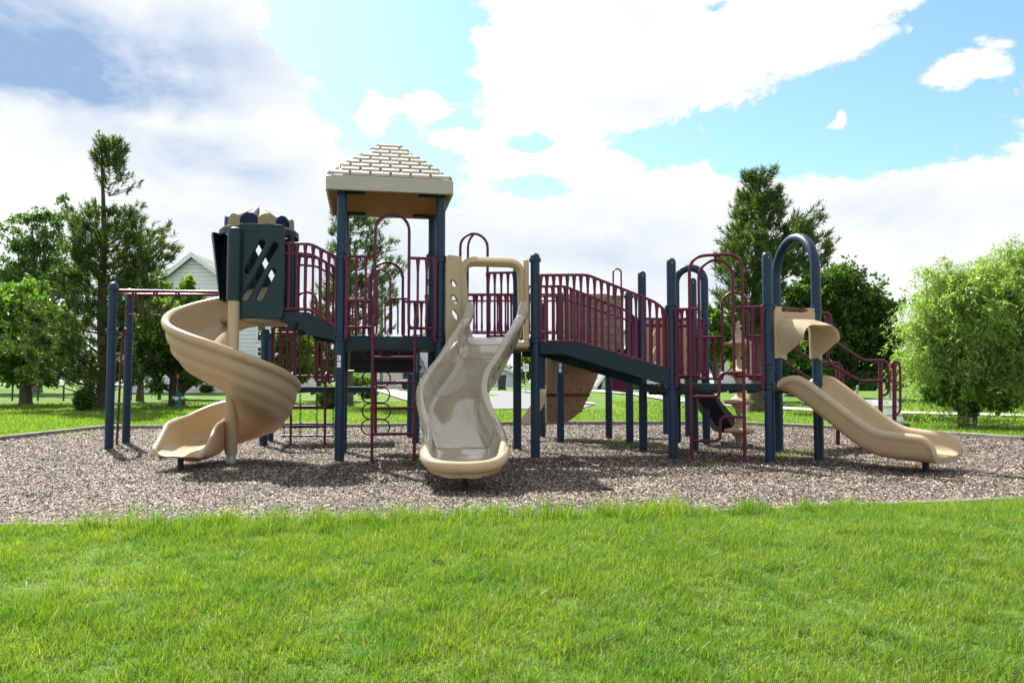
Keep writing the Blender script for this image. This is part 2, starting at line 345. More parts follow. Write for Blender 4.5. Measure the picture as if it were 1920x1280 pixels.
def rod(name,path,r,parent,m=maroon,segs=10,lab=None):
    mb=MB(); mb.tube(path,r,segs); o=mb.build(name,m,parent)
    if lab: o['label']=lab
    return o
RB=.0165; RR=.0205
def flare(a,b,r=RB):
    a=Vector(a); b=Vector(b); L=(b-a).length
    ts=[0,.03/L,.10/L,.2/L,1-.2/L,1-.10/L,1-.03/L,1] if L>.45 else [0,1]
    rs=[r*1.1,r*1.1,r*1.3,r,r,r*1.3,r*1.75,r*1.8] if L>.45 else [r,r]
    mb=MB(); mb.tube([a.lerp(b,t) for t in ts],rs,8); return mb
def rail(top,bot,n,name='guard_rail',ends=True,second=None,leg=0,skip=()):
    """top and bottom are polylines sampled at the same fraction of plan length; balusters hang between them"""
    mb=MB(); mb.tube(fillet(top,.08,4),RR,10); o=mb.build(name,maroon,PS)
    mb=MB(); mb.tube(fillet(bot,.08,4),RR,10); mb.build('bottom_rail',maroon,o)
    if second: mb=MB(); mb.tube(fillet(second,.08,4),RB,8); mb.build('middle_rail',maroon,o)
    def samp(pl,t):
        P=[Vector(p) for p in pl]; ls=[((P[i+1]-P[i]).xy.length) for i in range(len(P)-1)]; s=t*sum(ls)
        for i,l in enumerate(ls):
            if s<=l or i==len(ls)-1: return P[i].lerp(P[i+1],min(1,s/l))
            s-=l
    for k in range(n):
        t=(k+(0 if ends else .5))/(n-1 if ends else n)
        a=samp(bot,t); b=samp(top,t)
        if leg and k in (0,n-1): a=a-V(0,0,leg)
        flare(a,b,RB*(1.35 if (k in (0,n-1) and ends) else 1)).build('baluster',maroon,o)
    return o
def lerpz(a,b,t,z,off=0,ax=None):
    p=a.lerp(b,t); n=(b-a).normalized(); nn=V(n.y,-n.x)
    return V(p.x+nn.x*off,p.y+nn.y*off,z)
# tower front: two short panels and a tall arch over the ladder
def gate(a,b,t0,t1,ztop,zr,zb,off,nl,nr,drop=0,curl=.07):
    mb=MB()
    A=lerpz(a,b,t0,zb,off); B=lerpz(a,b,t1,zb,off)
    path=arch(A,B,ztop,16)
    h=(b-a).normalized()
    ctl=[A-h*.16]+path+[B+h*.16]
    mb.tube(fillet(ctl,curl,5),RR,10)
    o=mb.build('entry_arch',maroon,PS)
    for (s0,s1,n) in ((.055,t0,nl),(t1,.945,nr)):
        m=MB(); m.tube([lerpz(a,b,s0,zr,off),lerpz(a,b,s1,zr,off)],RR,10); q=m.build('rail_panel',maroon,o)
        m=MB(); m.tube([lerpz(a,b,s0,zb,off),lerpz(a,b,s1,zb,off)],RR,10); m.build('bottom_rail',maroon,PS)
        for k in range(n):
            outer=(s0<.1 and k==0) or (s0>.1 and k==n-1)
            t=s0+(s1-s0)*((k+.0)/(n) if s0<.1 else (k+1)/n)
            flare(lerpz(a,b,t,zb-(drop if outer else 0),off),lerpz(a,b,t,zr,off),RB*(1.35 if outer else 1)).build('baluster',maroon,o)
    return o
gate(TL,TR,.335,.675,3.27,2.69,1.76,.07,3,3,drop=.15)
gate(BL,BR,.30,.66,2.83,2.25,1.72,0,3,4)
# back of the second deck: tall double arch and panel
mb=MB(); a=V(-.80,12.0); b=V(-.38,12.08)
mb.tube(arch(V(a.x,a.y,1.66),V(b.x,b.y,1.66),3.35,16),RR,10); mb.tube(fillet([V(-.59,12.04,3.35),V(-.68,11.98,3.22),V(-.69,11.98,1.66)],.12,5),RR*.9,10)
mb.build('entry_arch',maroon,PS)
rail([V(-.37,12.06,2.74),V(.04,12.0,2.74)],[V(-.37,12.06,1.76),V(.04,12.0,1.76)],5)
rail([V(-1.16,11.75,2.76),V(-.82,11.95,2.76)],[V(-1.16,11.75,1.76),V(-.82,11.95,1.76)],4)
# far walkway railings
rail([at(800,553,14),at(1140,553,14)],[at(800,622,14),at(1140,622,14)],24,second=[at(800,564,13.98),at(1140,564,13.98)])
rail([at(872,552,12.9),at(1045,552,12.9)],[at(872,624,12.9),at(1045,624,12.9)],9)
# sloping bridge between the second deck and the lower tower
def bridge():
    def ln(y0,zs,side):
        a,b=(FR,P1260) if side==0 else (FB,P1204)
        a=V(a.x+.07,a.y-.02); b=V(b.x-.05,b.y-.02)
        if side==1: b=V(P1204.x-.06,P1204.y)
        return [V(*(a.lerp(b,t).xy),z) for t,z in zs]
    for s in (0,1):
        top=ln(0,((0,2.51),(.37,2.51),(.90,2.13),(.965,2.03)),s); bot=ln(0,((0,1.60),(.30,1.60),(.965,1.24)),s)
        o=rail(top,bot,19,'bridge_rail',second=ln(0,((0,2.36),(.30,2.36),(.965,1.95)),s) if s==1 else None)
        # end hoop
        e=top[-1]; rod('rail_end',fillet([e,V(e.x+.045,e.y,e.z-.09),V(e.x+.05,e.y,1.2),V(e.x+.05,e.y,1.02)],.05,4),RR*1.1,o)
        # stringer plate
        tp=ln(0,((0,1.585),(.30,1.585),(1.0,1.225)),s); bt=ln(0,((0,1.43),(.18,1.43),(1.0,.99)),s)
        mb=MB(); n=V(0,.035)
        for i in range(2):
            A,B,C,Dd=tp[i],tp[i+1],bt[i+1],bt[i]
            mb.loft([[A-n,B-n,C-n,Dd-n],[A,B,C,Dd]])
        mb.build('bridge_stringer',navyd,PS)
    # deck surface
    f=ln(0,((0,1.55),(.30,1.55),(1.0,1.15)),0); b=ln(0,((0,1.55),(.30,1.55),(1.0,1.15)),1); mb=MB()
    for i in range(2):
        mb.loft([[f[i],f[i+1],b[i+1],b[i]],[p-V(0,0,.04) for p in (f[i],f[i+1],b[i+1],b[i])]])
    mb.build('bridge_deck',navyd,PS)
bridge()
# ---- lower tower front (open rungs ladder with double hoop)
gate(P1260,P1441,.30,.655,2.66,2.02,1.13,.06,4,3,drop=.15)
gate(P1304,P1455,.36,.66,2.38,1.72,1.10,0,3,3)
def wavy_ladder():
    n=V(.34,-.94)*.16
    a=P1260.lerp(P1441,.125)+n; b=P1260.lerp(P1441,.67)+n
    mb=MB(); mb.tube(fillet([V(a.x,a.y,-.05),V(a.x,a.y,2.72),V(b.x,b.y,2.72),V(b.x,b.y,-.05)],.22,8),RR*1.05,12)
    m=(a+b)/2; mb.tube([V(m.x,m.y,2.72),V(m.x+.03,m.y+.1,2.63)],RB,8)
    o=mb.build('ladder',maroon,PS)
    c=a.lerp(b,.55)
    for z0,z1 in ((.28,.60),(.86,1.17)):
        rod('rung',fillet([V(a.x,a.y,z0),V(c.x,c.y,z0),V(c.x,c.y,z1),V(b.x,b.y,z1)],.09,6),RR,o)
    rod('rung',[V(*(a.lerp(b,.6)).xy,.045),V(b.x,b.y,.045)],RR,o)
wavy_ladder()
# ---- tower ladder
def ladder(a,b,zs,ztop,curl=True,r=RR,hook=V(0,.16)):
    mb=MB()
    for p in (a,b):
        mb.tube(fillet([V(p.x,p.y,-.05),V(p.x,p.y,ztop),V(p.x+hook.x*.5,p.y+hook.y*.5,ztop+.06),V(p.x+hook.x,p.y+hook.y,ztop-.08)],.06,5),r,10)
    o=mb.build('ladder',maroon,PS)
    for z in zs: rod('rung',[V(a.x,a.y,z),V(b.x,b.y,z)],r*.95,o)
    return o
n=V(e1.y,-e1.x)*.18
ladder(TL.lerp(TR,.318)+n,TL.lerp(TR,.735)+n,(.38,.71,1.04,1.37),1.87)
ladder(V(-3.56,12.62),V(-3.03,12.7),(.33,.64),1.15)
# grips at the tower floor
def stick(p,z):
    s=MB(); s2=MB()
    for k,(m,col) in enumerate(((s,0),(s2,1))):
        zz=z-k*.085; rr=.0655; arc=[R(-118+q*9) for q in range(6)]
        vs=[];
        for q in arc: vs+= [V(p.x+rr*math.cos(q),p.y+rr*math.sin(q),zz-.035),V(p.x+rr*math.cos(q),p.y+rr*math.sin(q),zz+.035)]
        s.add(vs,[(2*i,2*i+2,2*i+3,2*i+1) for i in range(5)],0)
        rr=.067
        for (q0,q1,h0,h1) in ((-108,-104,-.015,.02),(-103,-99,-.02,.01),(-98,-94,.0,.02),(-104,-94,-.028,-.024)) if k==0 else ((-106,-103,-.012,.018),(-99,-96,-.012,.018),(-103,-99,.015,.02),(-103,-99,-.014,-.009)):
            s.add([V(p.x+rr*math.cos(R(q)),p.y+rr*math.sin(R(q)),zz+h) for q,h in ((q0,h0),(q1,h0),(q1,h1),(q0,h1))],[(0,1,2,3)],1 if k==0 else 2)
    return s
stick(TL,1.36).build('warning_sticker',[white,redp,greyp],pTL)
stick(E0,1.33).build('warning_sticker',[white,redp,greyp],pE0)
# ---- shingled roof
def roof():
    c=(TL+TR+BR+BL)/4+V(-.02,-.03); h=.83; z0=3.53; z1=3.73
    def ring(hh,z,cr=.05):
        out=[]
        for sx,sy in ((1,1),(-1,1),(-1,-1),(1,-1)):
            for k in range(4):
                a=math.atan2(sy,sx)-math.pi/4+k/3*math.pi/2
                x=sx*(hh-cr)+cr*math.cos(a); y=sy*(hh-cr)+cr*math.sin(a); out.append(c+e1*x+e2*y+V(0,0,z))
        return out
    o=MB().loft([ring(h-.035,z0+.012),ring(h-.02,z0),ring(h,z0+.01),ring(h,z1-.015),ring(h-.015,z1)],cap=False).build('roof',shing,PS)
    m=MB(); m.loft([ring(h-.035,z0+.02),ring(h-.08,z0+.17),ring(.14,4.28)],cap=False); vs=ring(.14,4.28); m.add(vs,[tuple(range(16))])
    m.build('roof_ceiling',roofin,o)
    m=MB(); m.loft([ring(h-.015,z1),ring(h-.05,z1+.015),ring(.12,4.385),ring(.11,4.40)],cap=False); m.add(ring(.11,4.40),[tuple(range(16))]); m.build('roof_slope',roofin if False else shing,o)
    # courses of raised blocks on the four slopes
    m=MB(); n=9; slope=(4.39-z1)/(h-.12)
    for (X,Y) in ((e1,-e2),(-e1,e2),(e2,e1),(-e2,-e1)):
        for k in range(n):
            ya=h-.015-k*(h-.13)/n; yb=ya-(h-.13)/n*.80
            za=z1+(h-ya)*slope*.985+.003; zb=z1+(h-yb)*slope*.985
            w=ya-.03; bw=.262; off=(k%2)*bw/2; x=-math.ceil(w/bw)*bw-off
            while x<w:
                xa=max(x+.012,-w); xb=min(x+bw-.012,w)
                if k==n-1: xa,xb,x=-w,w,w
                if xb-xa>.05:
                    t=.028
                    q=[c+X*xx+Y*yy+V(0,0,zz) for xx,yy,zz in ((xa,ya,za-.01),(xb,ya,za-.01),(min(xb,yb),yb,zb-.01),(max(xa,-yb),yb,zb-.01))]
                    p=[c+X*xx+Y*yy+V(0,0,zz) for xx,yy,zz in ((xa+.006,ya-.004,za+t),(xb-.006,ya-.004,za+t),(min(xb,yb)-.006,yb,zb+t*.5),(max(xa,-yb)+.006,yb,zb+t*.5))]
                    m.loft([q,p])
                x+=bw
    m.build('roof_shingles',shing,o)
    m=MB()
    for p,sx in ((TL,1),(TR,-1),(BL,1),(BR,-1)):
        q=p+e1*(sx*.17); m=MB(); m.box((q.x,q.y,3.55),(.26,.04,.045),(e1,e2,Z3),bev=.006); m.build('roof_bracket',navyd,o)
roof()
# ---- generic trough slide
def trough(hw,h,t=.065,hl=None):
    P=[(-.02,0),(-hw*.56,.0),(-hw*.70,.03),(-hw*.76,h*.45),(-hw*.79,h-.02),(-hw*.83,h+.018),(-hw*.91,h+.032),(-hw*.99,h+.012),(-hw*1.01,h-.03),(-hw*.97,h-.07),(-hw*.955,h*.5),(-hw*.92,h*.3-.02),(-hw*.88,-.01),(-hw*.7,-t),(-.02,-t)]
    L=P; Rr=[(-x,y) for x,y in reversed(P)]
    return L+Rr
def slide(name,st,mt,parent=PS,close=True,nsub=3):
    """st: stations (x,y,z, wx,wy, halfwidth, rim height, tilt)"""
    S=catmull(st,nsub,closed=False); rings=[]
    for i,s in enumerate(S):
        x,y,z,wx,wy,hw,h=s[:7]; w=V(wx,wy).normalized()
        a=Vector(S[max(i-1,0)][:3]); b=Vector(S[min(i+1,len(S)-1)][:3]); d=(b-a).normalized(); up=w.cross(d); 
        if up.z<0: up=-up
        up=(up*.55+Z3*.45).normalized()
        pr=catmull(trough(hw,h),2,True)
        rings.append([V(x,y,z)+w*p[0]+up*p[1] for p in pr])
    mb=MB(); mb.loft(rings); return mb.build(name,mt,parent,ang=60)
# wave slide
WS=MB()
def wave():
    ctl=[(10.34,1.63,-.245,.40,.22),(10.12,1.61,-.25,.40,.26),(9.75,1.40,-.345,.40,.27),(9.4,1.13,-.475,.40,.265),(9.1,.93,-.60,.39,.26),(8.8,.74,-.665,.395,.26),(8.5,.57,-.63,.40,.25),(8.15,.40,-.53,.405,.235),(7.85,.30,-.475,.415,.22),(7.6,.255,-.455,.415,.20),(7.44,.245,-.45,.40,.14),(7.34,.245,-.448,.36,.09),(7.26,.24,-.447,.29,.06),(7.22,.235,-.447,.20,.045)]
    st=[]
    for i,(D,z,x,hw,h) in enumerate(ctl):
        a=ctl[max(i-1,0)]; b=ctl[min(i+1,len(ctl)-1)]
        dx=b[2]-a[2]; dy=b[0]-a[0]; L=math.hypot(dx,dy); w=(-dy/L,dx/L)
        if w[0]<0: w=(-w[0],-w[1])
        w=(w[0]*.9+.1,w[1]*.9)
        st.append((x,D,z,w[0],w[1],hw,h))
    o=slide('wave_slide',st[:10],tang,nsub=4)
    e=slide('exit_lip',st[9:],tan,o,nsub=4); e['label']='matte cream exit end of the wave slide'
    # rolled front edge of the exit
    m=MB(); zz=.245; pts=[V(-.455-.375,7.72,zz+.17),V(-.45-.385,7.56,zz+.155),V(-.45-.37,7.42,zz+.10),V(-.45-.31,7.30,zz+.055),V(-.45-.19,7.22,zz+.03),V(-.45,7.195,zz+.022)]
    pts=pts+[V(-.9-p.x,p.y,p.z) for p in reversed(pts[:-1])]; pts=[V(*p) for p in catmull([tuple(p) for p in pts],4,closed=False)]
    nn=len(pts); m.tube(pts,[.03+.028*math.sin(math.pi*i/(nn-1))**.5 for i in range(nn)],12); m.build('rolled_edge',tan,e)
    m=MB(); m.loft([[V(-.45+.37*c_,7.60,zz-.02),V(-.45+.36*c_,7.58,.17)] for c_ in (-1,1)],cap=False,closed=False)
    # thick rounded rims at the top, rising into the hood
    S3=catmull(st,4,closed=False)
    for sg in (-1,1):
        pts=[]
        for D in (10.16,10.06,9.95,9.82,9.68,9.5,9.3):
            k=min(range(len(S3)),key=lambda i:abs(S3[i][1]-D)); q=S3[k]; w=V(q[3],q[4]).normalized(); pts.append(Vector(q[:3])+w*(sg*q[5]*.90)+V(0,0,q[6]*.93))
        top=pts[0]+V(.03 if sg<0 else .035,.03,.12); pts=[V(top.x,top.y,top.z+.12),top]+pts
        pts=[V(*p) for p in catmull([tuple(p) for p in pts],3,closed=False)]; nn=len(pts)
        m=MB(); m.tube(pts,[(.080-.045*(i/(nn-1))**1.2)*(.45 if i==0 else .62 if i==1 else .85 if i==2 else 1) for i in range(nn)],14); m.build('rim_roll',tang,o)
    # moulded seams across the chute
    S2=catmull(st,4,closed=False)
    for D in (9.98,9.62,9.05,8.05):
        k=min(range(len(S2)),key=lambda i:abs(S2[i][1]-D)); q=S2[k]; w=V(q[3],q[4]).normalized(); a=Vector(S2[k-1][:3]); b=Vector(S2[k+1][:3]); up=w.cross((b-a).normalized())
        if up.z<0: up=-up
        up=(up*.55+Z3*.45).normalized(); T_=trough(q[5],q[6]); Ls=T_[:8]; Rs=T_[-8:]
        pts=[Vector(q[:3])+w*p[0]+up*(p[1]+.001) for p in reversed(Ls)]+[Vector(q[:3])+w*p[0]+up*(p[1]+.001) for p in reversed(Rs)]
        m=MB(); m.tube(pts,.0035,4); m.build('seam',taupe,o)
    # dark discs painted in for the shade inside the side grip slots
    for D in (9.9,9.62,9.32,9.14):
        k=min(range(len(S2)),key=lambda i:abs(S2[i][1]-D)); q=S2[k]; w=V(q[3],q[4]).normalized(); a=Vector(S2[k-1][:3]); b=Vector(S2[k+1][:3]); dd=(b-a).normalized()
        p=Vector(q[:3])+w*(q[5]*.945)+V(0,0,q[6]*.55); m=MB(); m.revolve(p,[(.001,-.008),(.045,-.006),(.05,0),(.045,.006),(.001,.008)],12,ax=(dd,V(0,0,.5),w)); m.build('dark_grip_disc',blackr,o)
    m=MB(); m.revolve((-.455,7.62,0),[(.035,-.1),(.035,.2)],12); m.build('slide_leg',navyd,o)
wave()
def hood():
    a=TR+e1*.11; X=e1; Yv=Z3; nrm=V(e1.y,-e1.x)
    org=a+nrm*.02+V(0,0,D1-.13)
    # inverted U whose feet turn forward and become the rims of the chute
    W,H=1.10,1.22; def_=lambda x,y,q=0: org+X*x+Yv*y+nrm*q
    path=fillet([def_(.225,.36,.08),def_(.17,H-.08,.06),def_(.975,H-.08,.06),def_(.985,.36,.08)],.19,8)
    n=len(path); rings=[]; cx=def_(.57,.6,0)
    for i,p in enumerate(path):
        t=(path[min(i+1,n-1)]-path[max(i-1,0)]).normalized(); o2=(p-cx); o2-=t*o2.dot(t); o2.normalize(); f=t.cross(o2); 
        if f.dot(nrm)<0 and f.z<.5: f=-f
        k=.75+.25*min(1,min(i,n-1-i)/8)
        if f.dot(nrm+Z3*.3)<0: f=-f
        rings.append([p+(o2*math.cos(a)*.06+f*math.sin(a)*.085)*k*(1+.12*math.cos(4*a)) for a in [2*math.pi*j/16 for j in range(16)]])
    mb=MB(); mb.loft(rings); o=mb.build('slide_hood',tan,PS,ang=60)
    m=MB(); m.box(def_(1.055,.62,.02),(.07,.08,1.16),(X,-nrm,Z3),bev=.02); m.build('hood_flange',tan,o)
    # left cheek with three oval finger holes
    b=plate('hood_cheek',[(0,0),(.12,0),(.22,.28),(.26,.40),(.235,.6),(.19,H-.03),(.03,H-.01),(0,H-.04)],[capsule((.08,.86),(.105,.82),.038),capsule((.085,.66),(.12,.60),.038),capsule((.09,.46),(.14,.38),.038)],.10,tan,o,org+X*(-.035)+nrm*.03,X,Yv,.01)
    m=MB(); m.box(org+X*(W/2)+Yv*.03+nrm*0,(W,.14,.12),(X,-nrm,Z3),bev=.03); m.build('hood_sill',tan,o)
hood()
# straight slide
def straight():
    d=V(.66,-.75).normalized(); w=V(-d.y,d.x); s=V(3.70,10.24)
    st=[]
    for L,z,h in ((0,1.0,.04),(.10,.985,.10),(.22,.94,.17),(.40,.85,.21),(.8,.62,.215),(1.2,.39,.22),(1.48,.275,.22),(1.75,.235,.22),(2.1,.225,.215),(2.24,.22,.20),(2.32,.22,.15),(2.36,.215,.09),(2.38,.21,.04)):
        L*=.775; p=s+d*L; st.append((p.x,p.y,z,w.x,w.y,.43,h))
    o=slide('straight_slide',st,tan,nsub=4)
    p=s+d*1.60; m=MB(); m.revolve((p.x,p.y,0),[(.036,-.1),(.036,.19)],12); m.build('slide_leg',navyd,o)
    # canopy
    a=P1441+V(.07,0); b=P1533+V(-.05,-.03); X=(b-a).normalized(); W=(b-a).length; n=V(X.y,-X.x); n=(n+V(.06,0)).normalized()
    def U(w,zb,zt,r,off,k=10):
        pts=[]
        for i in range(k+1): pts.append((-w/2,zb+(zt-r-zb)*i/k))
        for i in range(1,8): t=math.pi-(math.pi/2)*i/8; pts.append((-w/2+r+r*math.cos(t),zt-r+r*math.sin(t)))
        for i in range(8): pts.append((-w/2+r+(w-2*r)*i/7,zt))
        q=[(-x,y) for x,y in reversed(pts[:k+8])]
        return pts+q
    m=MB(); mid=(a+b)/2; rows=[]
    U0=U(W*.92,1.38,1.90,.15,0); U1=U(W*.94,1.36,1.80,.17,0)
    zmin=1.36
    for t in (0,.25,.5,.75,1):
        row=[]
        for (x,z),(x1,z1) in zip(U0,U1):
            zz=z+(z1-z)*t; ext=.42*min(1,max(.26,((zz-zmin)/.26)))*t
            row.append(mid+X*(x*(1-.04*t)+.06*t)+n*ext+V(0,0,zz-.03*t*t))
        rows.append(row)
    N2=len(rows[0])
    inner=[[p+(V(mid.x,mid.y,1.6)-p).normalized()*.035 for p in r] for r in rows]
    m.loft(rows,cap=False,closed=False); m.loft(inner,cap=False,closed=False)
    m.loft([rows[-1],inner[-1]],cap=False,closed=False); m.loft([rows[0],inner[0]],cap=False,closed=False)
    for j in (0,N2-1): m.loft([[r[j] for r in rows],[r[j] for r in inner]],cap=False,closed=False)
    c=m.build('slide_canopy',tan,PS,ang=50)
    hol=rrect(.07,-.02,W-.07,.46,.12); 
    plate('canopy_panel',[(0,0),(.05,0),(.06,.42),(.14,.50),(W-.14,.50),(W-.06,.42),(W-.05,0),(W,0),(W,.66),(W-.11,.66),(W-.11,.60),(.11,.60),(.11,.66),(0,.66)],[],.05,tan,c,a+V(0,0,1.36),X,Z3)
    rod('grab_bar',[a+V(0,0,2.02),b+V(0,0,1.99)],RB,c)
straight()
# ---- spiral slide
def spiral():
    c=V(-3.57,9.98); rings=[]
    def prof(ho,hi,sc):
        cs=min(1,ho/.2)
        P=[(.07,hi),(.10,hi-.01),(.13,hi*.6),(.19,.05),(.33,0),(.5,.01),(.63,.16*ho),(.71,.45*ho),(.745,ho-.04),(.755,ho+.0),(.79,ho+.03),(.835,ho+.015),(.85,ho-.03),(.83,ho*.83),(.80,ho*.79),(.795,ho*.6),(.775,ho*.46),(.745,ho*.38),(.735,ho*.2),(.68,ho*.08),(.655,ho*.02),(.61,-.055*cs),(.5,-.085*cs),(.33,-.11*cs),(.15,-.08*cs),(.05,-.02),(.04,hi*.8)]
        return catmull([(.2+(r-.2)*sc,z) for r,z in P],2)
    zt=[(60,1.90),(90,1.86),(140,1.66),(180,1.48),(225,1.26),(270,1.06),(315,.83),(360,.62),(405,.45),(450,.35),(495,.28),(540,.235),(560,.225)]
    def zb(a):
        for i in range(len(zt)-1):
            if zt[i][0]<=a<=zt[i+1][0]:
                t=(a-zt[i][0])/(zt[i+1][0]-zt[i][0]); return zt[i][1]+(zt[i+1][1]-zt[i][1])*t
    A0_,A1_=60,548
    a=A0_
    while a<=A1_:
        t=R(a); u=V(math.cos(t),math.sin(t)); z=zb(a)
        ex=smooth(470,530,a); ho=.46*(1-ex)+.34*ex; hi=.14*(1-ex)+.34*ex; sc=1-.22*ex
        rings.append([c+u*r+V(0,0,z+zz) for r,zz in prof(ho,hi,sc)]); a+=8
    t=R(A1_); u=V(math.cos(t),math.sin(t)); d=V(-math.sin(t),math.cos(t))
    for L,ho,hi,dz,q in ((.10,.34,.34,.0,1),(.28,.335,.33,-.005,1),(.42,.31,.30,-.01,1),(.60,.20,.20,-.01,1),(.76,.12,.12,-.01,1),(.86,.09,.09,-.01,.985),(.93,.07,.07,-.01,.95),(.97,.04,.04,-.015,.88),(.985,.015,.015,-.02,.78)):
        pr=prof(ho,hi,.78); ps=[]
        for r,zz in pr: ps.append(c+u*(.36+(r-.36)*q)+d*L+V(0,0,.222+dz+zz))
        rings.append(ps)
    mb=MB(); mb.loft(rings); o=mb.build('spiral_slide',tan,PS,ang=60)
    m=MB(); m.revolve(c,[(.072,.13),(.078,.16),(.078,1.2),(.072,1.25),(.072,2.10)],20); m.build('centre_pole',tan,o)
    m=MB(); m.revolve(c,[(.06,-.1),(.06,.14)],16); m.build('pole_base',steel,o)
    p=c+u*.40+d*.78; m=MB(); m.revolve((p.x,p.y,0),[(.034,-.1),(.034,.16)],12); m.build('slide_leg',navyd,o)
spiral()
# ---- turret
def turret():
    c=V(-3.44,10.55); r=.50; y2=R(8); X=V(math.cos(y2),math.sin(y2)); Y=V(-math.sin(y2),math.cos(y2))
    m=MB(); m.revolve(c,[(.43,1.83),(.47,1.835),(.49,1.86),(.49,1.90),(.001,1.905)],28); o=m.build('turret',taupe,PS)
    def arcw(a0,a1,z0,z1,rr,th=.04,name='turret_wall',mm=turg):
        mb=MB(); n=max(3,int(abs(a1-a0)/7)); rings=[]
        for i in range(n+1):
            a=R(a0+(a1-a0)*i/n); u=V(math.cos(a),math.sin(a)); rings.append([c+u*rr+V(0,0,z0),c+u*(rr+th)+V(0,0,z0),c+u*(rr+th)+V(0,0,z1),c+u*rr+V(0,0,z1)])
        mb.loft(rings); return mb.build(name,mm,o)
    arcw(0,360,3.0,3.075,.485,.035,'turret_ring')
    slots=[capsule((.034,.606),(.223,.973),.052),capsule((.02,.255),(.386,.945),.052),capsule((.20,.255),(.366,.606),.052)]
    org=c-Y*.47-X*.10+V(0,0,1.88)
    plate('slotted_panel',rrect(-.07,0,.49,1.21,.03),slots,.05,turg,o,org,X,Z3,.012)
    ob=c+Y*.42-X*.10+V(0,0,1.88)
    def bl(px,py): p=at(px,py,ob.y+.02); return ((p.x-ob.x)/X.x,p.z-ob.z)
    plate('slotted_panel',rrect(-.09,0,.53,1.17,.03),[capsule(bl(497,540),bl(458,465),.05),capsule(bl(519,537),bl(480,458),.05),capsule(bl(480,555),bl(462,520),.05)],.05,turg,o,ob,X,Z3,.01)
    # rounded corner column over the slide pole, and one behind
    m=MB(); q=V(-3.57,9.98); m.revolve(q,[(.088,2.09),(.092,2.12),(.092,2.98),(.085,3.02),(.03,3.04)],18); m.build('column',turg,o)
    q=c-X*.2+Y*.45; m=MB(); m.revolve(q,[(.07,1.9),(.07,3.0)],12); m.build('column',turg,o)
    q=c+X*.44-Y*.2; m=MB(); m.tube([q+V(0,0,1.86),q+V(0,0,3.02)],.04,12); q=c+X*.44+Y*.2;m.tube([q+V(0,0,1.86),q+V(0,0,3.02)],.04,12); m.build('column',turg,o)
    # flared hood over the slide mouth
    rows=[]
    for k in range(7):
        z=2.15+.85*k/6; e=.13*(k/6); row=[]
        for i in range(17):
            a=R(112+ (212-112)*i/16); u=V(math.cos(a),math.sin(a)); s=max(0,-math.cos(a)); row.append(c+u*r+V(-e*s**1.2,0,z))
        rows.append(row)
    inn=[[p+V(.025,0,-.012) for p in rw] for rw in rows]
    m=MB(); m.loft(rows,cap=False,closed=False); m.loft(inn,cap=False,closed=False); m.loft([rows[-1],inn[-1]],cap=False,closed=False)
    m.add(rows[-1],[tuple(range(17))]); top=[p+V(0,0,.04) for p in rows[-1]]; m.add(top,[tuple(range(17))]); m.loft([rows[-1],top],cap=False,closed=False)
    # open the mouth: keep only the upper outer band
    m.build('mouth_hood',turg,o,ang=60)
    # dome
    segs=12
    m=MB(); m.revolve(c,[(.44,3.075),(.485,3.08),(.49,3.105),(.465,3.115),(.44,3.115)],36); d=m.build('dome_rim',tan,o)
    m=MB(); m.revolve(c,[(.45,3.10),(.43,3.16),(.25,3.29),(.01,3.40)],36); m.build('dome',domen,o)
    # fluted lobes: an arched end face on the rim, running up to the peak
    for k in range(segs):
        a=2*math.pi*(k+.5)/segs+y2+R(7); u=V(math.cos(a),math.sin(a)); t=V(-math.sin(a),math.cos(a)); m3=MB(); rings=[]
        for rr,z,w,h in ((.452,3.105,.116,.15),(.448,3.107,.120,.156),(.40,3.135,.108,.14),(.28,3.22,.076,.105),(.14,3.325,.040,.065),(.015,3.415,.006,.012)):
            pts=[(-w,0)]+[(w*math.cos(R(180-i*12)),h*.32+h*.68*math.sin(R(180-i*12))) for i in range(16)]+[(w,0)]
            rings.append([c+u*(rr-abs(x)*abs(x)*.9)+t*x+V(0,0,z+y) for x,y in pts])
        m3.loft(rings); m3.build('dome_lobe',[domen,lobet][k%2],o,ang=45)
turret()
# ---- small bridge between turret and tower
def small_bridge():
    for s,(a,b) in enumerate(((V(-3.02,10.15),TL+V(-.06,0)),(V(-3.15,11.1),BL+V(-.06,0)))):
        def L_(zs): return [V(*(a.lerp(b,t).xy),z) for t,z in zs]
        top=L_(((0,2.86),(.52,2.86),(1,2.68))); bot=L_(((0,2.06-.06),(.52,2.0),(1,1.76))); sec=L_(((0,2.73),(.52,2.73),(1,2.54)))
        rail(top,bot,8,'bridge_rail',second=sec,leg=.12)
        tp=L_(((0,1.96),(.5,1.96),(1,1.76))); bt=L_(((.0,1.86),(.32,1.78),(.5,1.66),(1,1.60)))
        mb=MB(); n=V(0,.035); pl=[tp[0],tp[1],tp[2],bt[3],bt[2],bt[1],bt[0]]
        mb.loft([[p for p in pl],[p+n for p in pl]]); mb.build('bridge_stringer',navyd,PS)
        q=a.lerp(b,.22); m=MB(); m.revolve(q+V(0,0,1.77),[(.001,-.055),(.05,-.05),(.07,-.01),(.07,.05),(.001,.06)],12); m.build('end_bracket',blackr,PS)
    mb=MB(); a,b,c2,d2=V(-3.02,10.17,1.88),V(-2.3,10.25,1.66),V(-2.5,11.4,1.66),V(-3.15,11.1,1.88)
    mb.loft([[a,b,c2,d2],[p-V(0,0,.04) for p in (a,b,c2,d2)]]); mb.build('bridge_deck',navyd,PS)
small_bridge()
